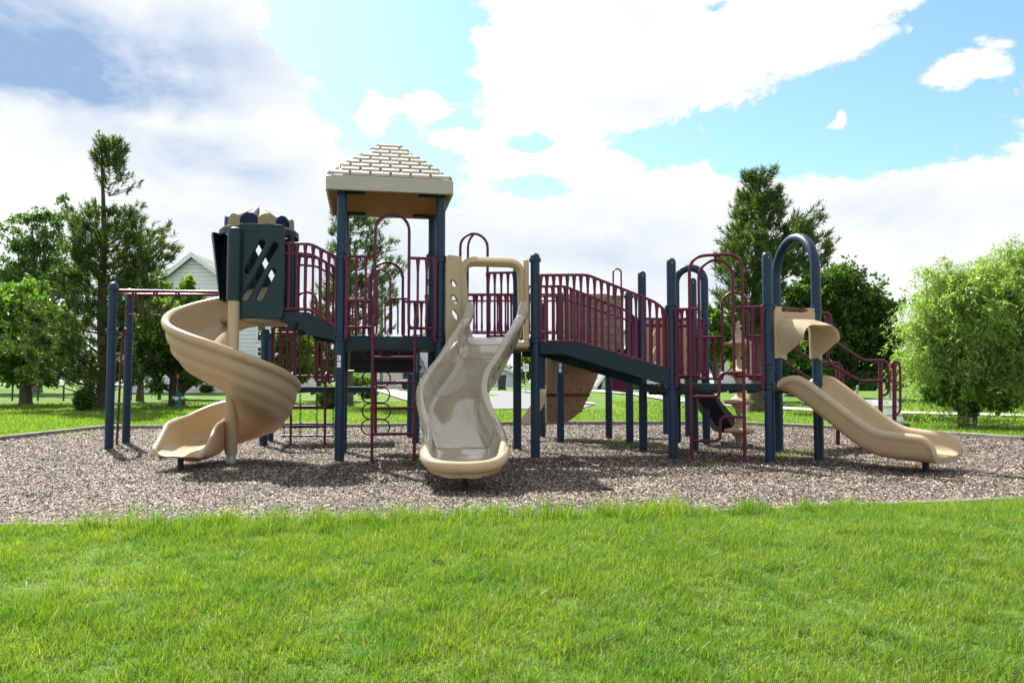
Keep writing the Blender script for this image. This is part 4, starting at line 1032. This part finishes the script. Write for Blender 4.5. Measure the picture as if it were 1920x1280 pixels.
def pine(name,label,px,D,py_base,py_top,prof,ntuft,group=None,bare=(),tr=.16,up=.45,nl=.13,gap=.5,nw=.0):
    """prof: (py, left px reach, right px reach) rows; branches rise outward in whorls and carry needle tufts"""
    base=at(px,py_base,D); base.z=hgt(base.x,base.y)-.05; top=at(px,py_top,D); s=D/F
    t=thing(name,tuple(base),label,'tree',group); H=top.z-base.z
    mb=MB(); n=9; tp=V(top.x,top.y,top.z)
    mb.tube([base.lerp(tp,i/n)+V(.04*math.sin(i*1.3),0,0) for i in range(n+1)],[tr*(1.25 if i==0 else 1)*(1-.93*i/n) for i in range(n+1)],10)
    rows=[(at(px,a,D).z,l*s,r*s) for a,l,r in prof]; rows.sort()
    def reach(z,ca):
        if z<=rows[0][0]: l,r=rows[0][1:]
        elif z>=rows[-1][0]: l,r=rows[-1][1:]
        else:
            for (z0,l0,r0),(z1,l1,r1) in zip(rows,rows[1:]):
                if z0<=z<=z1: k=(z-z0)/(z1-z0+1e-9); l=l0+(l1-l0)*k; r=r0+(r1-r0)*k; break
        return l+(r-l)*(ca+1)/2
    T=[];Dr=[]; z=rows[0][0]
    tipsL=[]
    while z<top.z-.1:
        if any(lo<=z<=hi for lo,hi in [(at(px,b,D).z,at(px,a,D).z) for a,b in bare]): z+=.3; continue
        nb=random.randint(5,7) if not (bare and at(px,bare[0][0],D).z<z<at(px,312,D).z) else random.randint(3,4); a0=random.random()*6.28
        for k in range(nb):
            a=a0+2*math.pi*k/nb+random.uniform(-.3,.3); tipz=z+random.uniform(-.1,.1); 
            L=reach(tipz,math.cos(a))*random.uniform(.72,1.08); 
            if L<.1: continue
            st=V(base.x,base.y,max(base.z+.5,tipz-L*up*random.uniform(.6,1.2)));  u=V(math.cos(a),math.sin(a))
            P=[st+u*(L*q)+V(0,0,(tipz-st.z)*q**1.4) for q in (0,.25,.5,.75,1)]
            mb.tube(P,[max(.008,.035*L/2.5*(1-q)) +.006 for q in (0,.25,.5,.75,1)],5); tipsL.append((P,L,u))
        z+=gap*random.uniform(.7,1.2)*(.45+.55*(1-(z-base.z)/H))
    mb.build('trunk',bark,t)
    tot=sum(L for _,L,_ in tipsL)
    for P,L,u in tipsL:
        n=max(3,int(ntuft*.85*L/tot)); side=V(-u.y,u.x)
        if bare and at(px,bare[0][1],D).z<P[-1].z<at(px,312,D).z: n=max(3,n//2)
        cl=[]
        for k in range(3+int(L*4.2)):
            q=.2+.8*random.random()**.65; i=min(3,int(q*4)); p=P[i].lerp(P[i+1],q*4-i); sp=(1-abs(q-.55))*.32*L
            cl.append(p+side*random.gauss(0,sp*.6)+u*random.uniform(-.05,.10)*L+V(0,0,random.gauss(.05,.04+.05*L)))
        for k in range(n):
            p=random.choice(cl)+V(random.gauss(0,.08),random.gauss(0,.08),random.gauss(.03,.07))
            T.append(p); Dr.append((u*.5+V(0,0,.7)+side*random.uniform(-.6,.6)).normalized())
    T=np.array(T); Dr=np.array(Dr); m_=22
    base_=np.repeat(T,m_,0); along=np.repeat(Dr,m_,0); f=rng.random(len(base_))[:,None]*nl*1.5
    P=base_+along*f; d=along*.8+rng.normal(size=P.shape)*.55; d/=np.linalg.norm(d,axis=1)[:,None]
    e=rng.normal(size=P.shape); w=np.cross(d,e); w/=np.linalg.norm(w,axis=1)[:,None]; LL=(nl*(.7+.6*rng.random(len(P))))[:,None]; W=w*(.010+nw)
    v=np.zeros((len(P),4,3)); v[:,0]=P-W; v[:,1]=P+W; v[:,2]=P+d*LL+W*.4; v[:,3]=P+d*LL-W*.4
    npmesh('crown',v.reshape(-1,3),4,[(0,1,2,3)],pinem,tuple(base),t); return t
TG='trees behind the playground'
pine('pine_tree','tall pine with a bare upper stem and a tufted top left of the spiral slide',193,28.5,772,262,
     [(275,20,20),(292,28,30),(318,20,30),(345,24,50),(358,12,24),(405,34,52),(425,70,100),(455,75,130),(500,60,85),(545,110,95),(600,150,110),(650,175,100),(705,120,80)],3400,TG,bare=((366,396),),up=.5,nl=.17,nw=.004,gap=.42,tr=.26)
pine('pine_tree','airy pine with wide thin boughs seen through the shingled tower',655,30,772,372,
     [(385,10,18),(430,40,60),(480,25,105),(530,40,95),(580,75,90),(625,60,80),(650,45,50)],1100,TG,up=.25,nl=.17,nw=.004,gap=.62,tr=.13)
pine('pine_tree','bushy pine leaning to the right behind the low tower and its arch',1418,26,779,330,
     [(352,8,34),(380,26,52),(400,30,60),(425,36,110),(445,42,175),(470,58,160),(500,66,105),(525,64,70),(560,85,60),(600,60,40),(630,30,30)],2300,TG,up=.35,nl=.17,nw=.004,gap=.42,tr=.27)
pine('pine_tree','low dark pine peeking out left of the gabled house',262,36,752,500,[(520,10,40),(560,60,70),(600,80,70),(660,60,60)],700,TG,up=.4,nl=.18,nw=.008,tr=.16)
broadleaf('poplar_tree','tall airy grey green tree at the left edge behind the tall pine',70,50,735,[(60,420,35,50),(110,410,35,45),(20,450,40,50),(70,500,65,60),(130,520,40,50),(10,560,50,60),(100,590,55,60)],26000,.20,popm,barkg,tr=.3,clumps=120,crad=.34,group=TG)
broadleaf('maple_tree','dense dark green tree at the far left edge with a thin dark trunk',48,33,764,[(45,580,70,60),(10,620,50,75),(85,630,60,60),(40,680,80,45),(60,545,40,30),(110,690,50,30)],30000,.20,midm,bark,tr=.25,clumps=90,crad=.42,group=TG,trunk_top=560)
broadleaf('maple_tree','round low tree under the spiral slide with foliage above the green hydrant',331,31,767,[(330,640,70,60),(290,660,45,55),(370,660,50,50),(330,700,85,28),(310,600,50,35),(395,690,25,25)],30000,.17,midm,bark,tr=.32,clumps=90,crad=.42,group=TG,trunk_top=600)
broadleaf('young_tree','light green young tree in front of the gabled house',340,40,750,[(345,530,18,22),(320,560,22,28),(365,560,20,25),(340,600,35,40)],9000,.20,lightm,barkg,tr=.1,clumps=40,group=TG,trunk_top=520)
broadleaf('shrub_tree','bright green leafy tree seen under the turret bridge',545,33,764,[(535,640,26,40),(560,670,28,40),(530,700,22,30),(575,620,25,25)],13000,.17,lightm,barkg,tr=.14,clumps=45,group=TG,trunk_top=620)
broadleaf('shrub_tree','mid green leafy tree seen between the turret bridge and the tower post',598,36,757,[(600,650,34,36),(590,700,40,28),(615,610,26,25),(640,690,22,24)],13000,.18,midm,barkg,tr=.14,clumps=45,group=TG,trunk_top=620)
broadleaf('maple_tree','broad very dark green tree right of the navy arch',1590,38,752,[(1560,560,60,55),(1620,600,60,55),(1570,640,80,50),(1640,660,50,50),(1510,570,45,45),(1490,650,40,60),(1570,700,100,30),(1545,515,50,22)],52000,.22,darkm,bark,tr=.3,clumps=150,crad=.42,group=TG)
broadleaf('young_tree','pale green slender tree behind the entry arch of the low tower',1345,32,768,[(1340,600,35,28),(1350,640,42,30),(1320,660,28,30),(1390,650,30,28),(1300,620,20,30)],16000,.17,lightm,barkg,tr=.13,clumps=50,group=TG)
broadleaf('shrub_tree','mid green tree low behind the right side of the low tower',1440,34,765,[(1440,650,40,40),(1480,690,40,30),(1400,680,30,30)],12000,.18,midm,bark,tr=.16,clumps=40,group=TG)
# willow at right, many thin stems
broadleaf('willow_tree','large pale green willow with several thin stems at the right edge',1815,18.2,806,[(1840,560,110,70),(1780,590,85,70),(1900,520,70,60),(1760,660,75,50),(1850,660,110,70),(1940,600,70,120),(1745,530,28,28),(1810,505,60,28),(1740,700,55,35),(1830,730,80,35),(1910,720,60,35),(1715,640,32,34),(1735,600,36,40),(1760,520,40,40),(1895,485,60,45),(1960,500,60,60),(1970,680,70,60),(1790,758,60,16),(1725,570,16,22),(1752,488,18,16),(1700,660,18,24),(1735,745,35,14)],165000,.10,willm,barkg,narrow=.2,tr=.07,clumps=420,crad=.30,droop=.6,stems=9,group=TG,trunk_top=600,strand=True)
broadleaf('shrub_tree','bright green base growth at the foot of the willow',1800,18.0,806,[(1800,745,60,25),(1850,750,45,22),(1770,735,35,18)],9000,.09,lightm,barkg,tr=.05,clumps=40,stems=4,group=TG,trunk_top=750)
# far trees behind the houses
for i,(px,D,lob,mt_,lab) in enumerate((
  (870,95,[(860,690,45,22),(900,680,40,25)],darkm,'distant dark tree crown between the street and the wave slide'),
  (1010,85,[(990,690,35,25),(1030,680,30,28)],midm,'distant tree behind the climbing wall left of the stop post'),
  (1130,75,[(1132,690,18,22),(1145,705,16,12)],blosm,'small pale blossoming tree right of the climbing wall'),
  (1190,90,[(1180,690,40,25),(1230,690,40,25)],midm,'distant tree under the sloping bridge'),
  (700,90,[(690,690,30,16),(730,700,20,12)],midm,'distant tree behind the far garage'),
  (1760,60,[(1720,700,60,25),(1800,700,80,30),(1900,700,80,30)],midm,'distant tree mass behind the willow'),
  (-60,60,[(-40,640,60,70),(-120,600,70,90)],midm,'tree beyond the left edge of the lawn'),
  (1560,60,[(1530,715,50,18),(1620,715,60,18)],darkm,'low dark hedge tree behind the white bench'),
  (1990,30,[(2010,560,70,90),(2080,620,60,90)],midm,'tree beyond the right edge behind the willow'))):
    broadleaf('distant_tree',lab,px,D,735,lob,6000,.35*D/80,mt_,barkg,tr=.2,clumps=30,group='distant trees')
spots=['far left beyond the chain link fence','left of the tall pine','just right of the tall pine','behind the green hydrant','behind the spiral slide pole','under the turret bridge','behind the tower ladder','behind the wave slide','behind the street end','behind the climbing wall','under the sloping bridge','behind the low tower','behind the pod climber','behind the small arch','behind the straight slide','behind the white bench','left of the willow','behind the willow']
for i,sp_ in enumerate(spots):
    px_=-40+118*i; ry_=random.uniform(17,27); D_=random.uniform(115,150)
    broadleaf('distant_tree','distant tree of the horizon row, '+sp_,px_,D_,712,[(px_,700-ry_*.25,60,ry_),(px_+random.uniform(-45,45),700,40,ry_*.7)],2600,.75,random.choice((midm,darkm,popm)),barkg,tr=.3,clumps=26,group='row of trees on the horizon')
def bush(name,label,px,py,D,rx,ry,n,mt_,size,cat='bush'):
    b=at(px,py,D); b.z=hgt(b.x,b.y); s=D/F; P=ellipsoid_pts(n,(b.x,b.y,b.z+ry*s),(rx*s,rx*s*.8,ry*s),.5); P[:,2]=np.maximum(P[:,2],b.z)
    t=thing(name,tuple(b),label,cat,'bushes'); mb=MB()
    for k in range(9): q=P[k*7%len(P)]; limb(mb,b,q,.015,.004)
    mb.build('stems',bark,t); npmesh('foliage',leafquads(P,np.full(n,size),.55),4,[(0,1,2,3)],mt_,tuple(b),t)
bush('bush','dark green bush at the foot of the tall pine',158,769,27.5,20,22,2500,darkm,.11)
bush('bush','green bush against the siding of the gabled house',388,733,50,12,7,700,darkm,.2)
bush('bush','leafy bush seen behind the tower ladder at left',615,768,29,20,22,3000,midm,.11)
bush('bush','round green shrub bed by the far garage',672,728,62,40,16,3000,midm,.2)
bush('bush','dark red leaved bush by the far white garage',674,716,66,6,10,700,redm,.2)
bush('bush','small green bush by the red panel behind the bridge',1175,742,52,40,8,2500,darkm,.2)
bush('bush','low green growth near the far path left of the loop climber',690,752,38,20,12,1500,midm,.12)
# ---------------------------------------------------------------- houses
def sidingmat(name,col):
    m=bpy.data.materials.new(name); m.use_nodes=True; nt=m.node_tree; N=nodes(nt); L=nt.links.new
    tc=N('ShaderNodeTexCoord'); b=N('ShaderNodeBsdfPrincipled'); b.inputs['Roughness'].default_value=.6
    w=N('ShaderNodeTexWave'); w.wave_type='BANDS'; w.bands_direction='Z'; w.wave_profile='SAW'; w.inputs['Scale'].default_value=1.25; L(tc.outputs['Object'],w.inputs['Vector'])
    n=N('ShaderNodeTexNoise'); n.inputs['Scale'].default_value=1.5; L(tc.outputs['Object'],n.inputs['Vector'])
    cr=N('ShaderNodeValToRGB'); cr.color_ramp.elements[0].position=0; cr.color_ramp.elements[0].color=(*[c*.42 for c in col],1); cr.color_ramp.elements[1].position=.22; cr.color_ramp.elements[1].color=(*col,1)
    L(w.outputs['Fac'],cr.inputs[0]); L(cr.outputs[0],b.inputs['Base Color'])
    bp=N('ShaderNodeBump'); bp.inputs['Strength'].default_value=.5; bp.inputs['Distance'].default_value=.03; L(w.outputs['Fac'],bp.inputs['Height']); L(bp.outputs[0],b.inputs['Normal'])
    out=N('ShaderNodeOutputMaterial'); L(b.outputs[0],out.inputs[0]); return m
sid1=sidingmat('pale_grey_siding',(.80,.78,.92)); sid2=sidingmat('cream_siding',(.70,.64,.60)); sid3=sidingmat('white_siding',(.82,.80,.95))
roofg=mat('grey_asphalt_shingle',(.16,.16,.17),.9,.2,.15,20,.4,60); glass=mat('window_glass',(.03,.045,.06),.06,.8,.2,1); trim=mat('white_trim',(.75,.77,.80),.5)
garm=mat('white_garage_door',(.7,.74,.8),.5)
def house(label,px0,px1,D,zb_py,eave_py,ridge_py,depth,wall,gable=True,wins=(),doors=(),eave=.5,name='house',peakpx=None):
    a=at(px0,716,D); b=at(px1,716,D); z0=hgt((a.x+b.x)/2,D)-.1; ze=at(0,eave_py,D).z; zr=at(0,ridge_py,D).z
    base=V((a.x+b.x)/2,D,z0); t=thing(name,tuple(base),label,'house','houses around the park')
    xm=at(peakpx,716,D).x if peakpx else (a.x+b.x)/2
    m=MB(); xa,xb=a.x,b.x
    if gable:
        f=[V(xa,D,z0),V(xb,D,z0),V(xb,D,ze),V(xm,D,zr),V(xa,D,ze)]; m.loft([f,[p+V(0,depth,0) for p in f]])
    else: m.box(((xa+xb)/2,D+depth/2,(z0+ze)/2),(xb-xa,depth,ze-z0))
    w=m.build('wall',wall,t,ang=20)
    m=MB(); th=.22
    if gable:
        for sx,xe in ((-1,xa),(1,xb)):
            sl=(zr-ze)/(abs(xe-xm)); e=V(xe+sx*eave,D-.45,ze-eave*sl); r=V(xm,D-.45,zr)
            q=[e,r,r+V(0,0,th),e+V(0,0,th)]; m.loft([q,[p+V(0,depth+.9,0) for p in q]])
        rf=m.build('roof',roofg,t,ang=20); m=MB()
        for sx,xe in ((-1,xa),(1,xb)):
            sl=(zr-ze)/(abs(xe-xm)); e=V(xe+sx*(eave+.02),D-.50,ze-eave*sl-.06); r=V(xm,D-.50,zr-.06); q=[e,r,r+V(0,0,th+.12),e+V(0,0,th+.12)]
            m.loft([q,[p+V(0,.06,0) for p in q]])
        m.build('fascia',trim,rf,ang=20)
    else:
        q=[V(xa-eave,D-eave,ze),V(xb+eave,D-eave,ze),V(xb+eave,D+depth+eave,ze),V(xa-eave,D+depth+eave,ze)]; k=depth/2
        r=[V(xa+k*.3,D+k,zr),V(xb-k*.3,D+k,zr),V(xb-k*.3,D+k+.05,zr),V(xa+k*.3,D+k+.05,zr)]
        m.loft([[p+V(0,0,-.15) for p in q],q,r]); m.build('roof',roofg,t,ang=20)
    for (x0,y0,x1,y1) in wins:
        p=at(x0,y1,D); q=at(x1,y0,D); W=q.x-p.x; H=q.z-p.z; m=MB(); c=V((p.x+q.x)/2,D-.03,(p.z+q.z)/2)
        for dx,dz,w_,h_ in ((-W/2,0,.12,H+.12),(W/2,0,.12,H+.12),(0,H/2,W-.12,.12),(0,-H/2,W-.12,.12),(0,0,W-.12,.06)): m.box(c+V(dx,0,dz),(w_,.08,h_))
        o=m.build('window',trim,t); m=MB(); m.box(c+V(0,.02,0),(W-.1,.03,H-.1)); m.build('pane',glass,o)
    for (x0,y0,x1,y1,dm) in doors:
        p=at(x0,y1,D); q=at(x1,y0,D); p.z=z0+.1; m=MB(); m.box(((p.x+q.x)/2,D-.03,(p.z+q.z)/2),(q.x-p.x,.08,q.z-p.z),bev=.02)
        n=max(1,int((q.z-p.z)/.55))
        for k in range(1,n): m.box(((p.x+q.x)/2,D-.075,p.z+(q.z-p.z)*k/n),((q.x-p.x)*.94,.02,.03))
        m.build('door',dm,t)
    return t
house('large pale grey sided house with a gable above the monkey bars, behind the spiral slide',235,500,50,735,583,482,14,sid1,True,[(482,602,500,640),(482,650,500,668)],peakpx=359)
house('cream single storey house with a white garage door far behind the tower ladder',650,752,68,728,682,655,10,sid2,True,[(696,700,703,716)],[(651,696,666,716,garm),(710,700,716,716,trim)])
house('white sided house half hidden behind the loop climber',755,775,72,728,680,660,10,sid3,True)
house('white two storey house glimpsed between the tower posts',780,830,80,726,640,615,10,sid3,True,[(791,676,796,684),(806,676,812,684)],[(790,700,805,712,garm)])
house('small white sided house right of the wave slide with dark trees above',900,962,85,724,700,685,9,sid3,True,[(912,707,918,714)])
house('long low house with a grey hipped roof behind the low tower',1195,1330,60,730,612,584,12,sid2,False,[(1225,640,1240,660),(1290,640,1305,660)])
house('white garage far right of the climbing wall',1128,1142,62,728,712,702,8,sid3,True,(),[(1130,716,1140,727,garm)])
house('white sided house mostly hidden behind the pale young tree',1345,1420,70,728,670,640,10,sid3,True,[(1370,690,1380,703)])

# ---------------------------------------------------------------- small things of the park
def tagm(o,l,c,g=None): return tag(o,l,c,g)
# bench
def bench():
    D=21.0; a=at(1590,716,D); b=at(1683,716,D); base=V((a.x+b.x)/2,D,hgt(0,D)); t=thing('park_bench',tuple(base),'white slatted park bench behind the maroon stair rails','bench'); W=b.x-a.x
    wh=mat('bench_white_plastic',(.86,.88,.95),.4,.5,.02)
    for k in range(3):
        m=MB(); z=at(0,756+15*k,D).z; m.box((base.x,D-.13*k,z),(W,.05,.25),(V(1,0,0),V(0,.93,.36),V(0,-.36,.93)) if False else (V(1,0,0),V(0,.72,-.69),V(0,.69,.72)),bev=.01); m.build('back_slat',wh,t)
    for k in range(3): m=MB(); m.box((base.x,D+.12+.14*k,.47),(W,.12,.04),bev=.008); m.build('seat_slat',wh,t)
    for x in (a.x+.25,b.x-.2):
        m=MB(); m.tube([V(x,D+.55,0),V(x,D+.1,.42),V(x,D-.01,.95)],.035,8); m.tube([V(x,D-.25,0),V(x,D+.08,.45),V(x,D+.5,.45)],.035,8); m.build('leg',steel,t)
bench()
def hydrant():
    D=30.5; b=at(335,716,D); z=hgt(b.x,D); gm=mat('green_hydrant_paint',(.02,.16,.11),.4,.5,.2); t=thing('fire_hydrant',(b.x,D,z),'teal green fire hydrant with pale caps and a marker rod','fire hydrant')
    m=MB(); m.revolve((b.x,D,z),[(.15,0),(.15,.05),(.11,.06),(.11,.42),(.15,.44),(.15,.48),(.12,.50),(.10,.57),(.05,.62),(.03,.68),(.001,.69)],16); m.build('barrel',gm,t)
    m=MB(); 
    for s in (-1,1): m.revolve((b.x+s*.1,D,z+.36),[(.055,0),(.055,.07),(.065,.075),(.065,.11),(.03,.13)],12,ax=(V(0,1,0),V(0,0,1),V(s,0,0)))
    m.revolve((b.x,D-.1,z+.34),[(.07,0),(.07,.08),(.08,.085),(.08,.12),(.03,.14)],12,ax=(V(1,0,0),V(0,0,1),V(0,-1,0))); m.build('cap',white,t)
    p=at(330,742,D); q=at(334,701,D); m=MB(); m.tube([p,q],.012,6); r=m.build('marker_rod',steel,t); m=MB(); m.box(q+V(0,0,-.08),(.10,.02,.16)); m.build('marker_flag',mat('marker_orange',(.75,.32,.05),.5),r)
hydrant()
def yard_slide():
    D=38; gm=MT['green_hydrant_paint']; b=at(328,716,D); z=hgt(b.x,D); t=thing('yard_slide',(b.x,D,z),'small teal yard slide with a post behind the round tree','slide')
    m=MB(); m.tube([V(at(316,0,D).x,D,z),V(at(316,0,D).x,D,at(0,728,D).z)],.09,10); m.build('post',gm,t)
    p=at(350,722,D); q=at(331,752,D); m=MB(); m.loft([[V(p.x-.3,D,p.z),V(p.x+.1,D,p.z),V(p.x+.1,D+.4,p.z),V(p.x-.3,D+.4,p.z)],[V(q.x-.3,D,z+.1),V(q.x+.05,D,z+.1),V(q.x+.05,D+.4,z+.1),V(q.x-.3,D+.4,z+.1)]]); m.build('chute',gm,t)
yard_slide()
def fence(label,px0,px1,D,n,zt):
    a=at(px0,716,D); b=at(px1,716,D); gp_=mat('green_fence_coating',(.015,.06,.045),.5,.4); z=hgt(a.x,D); t=thing('chain_link_fence',(a.x,D,z),label,'fence','chain link fences')
    h=at(0,zt,D).z-z; m=MB(); m.tube([V(a.x,D,z+h),V(b.x,D,z+h)],.03,8); m.build('top_rail',steel,t)
    for k in range(n): x=a.x+(b.x-a.x)*k/(n-1); m=MB(); m.tube([V(x,D,z-.1),V(x,D,z+h+.02)],.04,8); m.build('fence_post',gp_,t)
    m=MB(); W=b.x-a.x; s=.16; N_=int((W+h)/s)
    for k in range(N_):
        for sg in (1,-1):
            x0=-h+k*s; p0=[x0,0]; p1=[x0+h,h]
            if p0[0]<0: p0=[0,-x0]
            if p1[0]>W: p1=[W,W-x0]
            if p1[0]<=p0[0]: continue
            if sg<0: q0,q1=[W-p0[0],p0[1]],[W-p1[0],p1[1]]
            else: q0,q1=p0,p1
            m.tube([V(a.x+q0[0],D,z+q0[1]),V(a.x+q1[0],D,z+q1[1])],.0035,3,cap=False)
    m.build('mesh',gp_,t)
fence('green chain link fence under the trees at the left edge',-120,120,37,6,721)
fence('green chain link fence post and rail left of the hydrant tree',175,318,37.5,3,721)
def bin_():
    D=52; b=at(941,716,D); z=hgt(b.x,D); k=mat('bin_dark_green',(.012,.03,.035),.5); t=thing('wheeled_bin',(b.x,D,z),'dark wheeled rubbish bin with a blue lid at the end of the street','bin')
    m=MB(); r=lambda w,d,zz:[V(b.x+sx*w,D+sy*d,z+zz) for sx,sy in((-1,-1),(1,-1),(1,1),(-1,1))]
    m.loft([r(.22,.25,.06),r(.30,.32,1.0)]); m.build('body',k,t); m=MB(); m.loft([r(.33,.35,1.0),r(.33,.35,1.05),r(.2,.2,1.12)]); m.build('lid',navy,t)
    for s in (-1,1): m=MB(); m.revolve((b.x+s*.24,D+.25,z+.1),[(.1,-.03),(.1,.03)],12,ax=(V(0,1,0),V(0,0,1),V(1,0,0))); m.build('wheel',blackr,t)
    D=66; b=at(765,716,D); z=hgt(b.x,D); t=thing('wheeled_bin',(b.x,D,z),'dark rubbish bin by the far driveway behind the tower ladder','bin')
    m=MB(); r=lambda w,d,zz:[V(b.x+sx*w,D+sy*d,z+zz) for sx,sy in((-1,-1),(1,-1),(1,1),(-1,1))]
    m.loft([r(.22,.25,.0),r(.30,.32,1.0)]); m.build('body',k,t); m=MB(); m.loft([r(.33,.35,1.0),r(.33,.35,1.06)]); m.build('lid',k,t)
bin_()
def sign():
    D=44; b=at(986,716,D); z=hgt(b.x,D); t=thing('parking_sign',(b.x,D,z),'small white road sign with a red ring on a thin post beside the street','road sign')
    m=MB(); m.tube([V(b.x,D,z),V(b.x,D,at(0,684,D).z)],.03,8); m.build('post',steel,t)
    p=at(981,695,D); q=at(991,683,D); m=MB(); m.box((b.x,D-.04,(p.z+q.z)/2),(.32,.02,.42),bev=.004); s=m.build('sign_plate',white,t)
    c=V(b.x,D-.056,(p.z+q.z)/2+.03); m=MB(); m.tube([c+V(.1*math.cos(a),0,.1*math.sin(a)) for a in [i*.39 for i in range(16)]],.012,5,loop=True); m.tube([c+V(-.07,0,.07),c+V(.07,0,-.07)],.01,5); m.build('sign_symbol',redp,s)
    m=MB(); m.box(c+V(-.01,.004,0),(.025,.012,.13)); m.box(c+V(.03,.004,.045),(.05,.012,.02)); m.build('sign_letter',blackr,s)
sign()
def lamp():
    D=60; b=at(715,716,D); z=hgt(b.x,D); gm=mat('green_lamp_post',(.06,.16,.11),.5); t=thing('street_lamp',(b.x,D,z),'tall green street lamp with a box head seen through the tower gate','street lamp')
    zt=at(0,519,D).z; m=MB(); m.tube([V(b.x,D,z),V(b.x,D,z+.6),V(b.x,D,zt-.3)],[.16,.13,.10],12); m.build('pole',gm,t)
    m=MB(); m.box((b.x+.15,D,zt-.1),(.75,.6,.36),bev=.06); m.build('lamp_head',navyd,t)
lamp()
def car(label,px,D,col,L=4.4):
    b=at(px,716,D); z=hgt(b.x,D)+.03; t=thing('parked_car',(b.x,D,z),label,'car','cars parked by the far houses'); pm=mat('car_paint',col,.25,.5,.05,coat=.6)
    def sec(x,w,z0,z1): return [V(b.x+x,D-w,z+z0),V(b.x+x,D+w,z+z0),V(b.x+x,D+w,z+z1*.8+z0*.2),V(b.x+x,D+w*.9,z+z1),V(b.x+x,D-w*.9,z+z1),V(b.x+x,D-w,z+z1*.8+z0*.2)]
    m=MB(); m.loft([sec(x,w,a,c) for x,w,a,c in ((-L/2,.7,.35,.62),(-L/2+.15,.85,.22,.75),(-L/2+1,.9,.2,.86),(L/2-1,.9,.2,.9),(L/2-.12,.85,.22,.85),(L/2,.75,.35,.7))]); m.build('body',pm,t)
    m=MB(); m.loft([sec(x,w,.85,c) for x,w,c in ((-L/2+1.0,.78,.9),(-L/2+1.7,.70,1.38),(L/2-1.3,.70,1.42),(L/2-.45,.76,.92))]); m.build('windows',glass,t)
    for x in (-L/2+.8,L/2-.85):
        for s in (-1,1): m=MB(); m.revolve((b.x+x,D+s*.82,z+.32),[(.001,-.1),(.2,-.11),(.32,-.1),(.32,.1),(.001,.1)],16,ax=(V(1,0,0),V(0,0,1),V(0,1,0))); m.build('wheel',blackr,t)
car('pale parked car glimpsed left of the wave slide',797,62,(.55,.62,.66)); car('dark parked car in the driveway behind the loop climber',758,70,(.02,.025,.03))
car('dark parked car far off under the sloping bridge',1195,66,(.03,.035,.04))
def table():
    D=23.5; b=at(1915,716,D); wm=mat('weathered_wood',(.22,.12,.06),.8,.2,.2,6); t=thing('picnic_table',(b.x,D,hgt(b.x,D)),'brown picnic table hidden behind the willow at the right edge','picnic table')
    m=MB(); m.box((b.x,D,.95),(1.6,.8,.05),bev=.01); m.build('table_top',wm,t)
    for s in (-1,1): m=MB(); m.box((b.x,D+s*.7,.6),(1.6,.25,.05),bev=.01); m.build('seat',wm,t); m=MB(); m.box((b.x+s*.55,D,.5),(.08,1.3,.08)); m.box((b.x+s*.55,D,.28),(.08,.1,.6)); m.build('leg',wm,t)
    # litter in the front grass and a faded bag by the kerb
p=G(933,974); m=MB(); rr=[]
for k in range(6):
    a=k/5; rr.append([p+V(-.03+.06*a+.01*math.sin(i*2+k),.03*math.cos(i*1.05)+.004*math.sin(i*3+k),.04+.018*math.sin(i*1.05)*(1-.6*abs(a-.5))) for i in range(6)])
m.loft(rr); tag(m.build('plastic_wrapper',steel),'crumpled pale plastic wrapper in the grass at the front kerb','litter')
print('objects',len(bpy.data.objects))
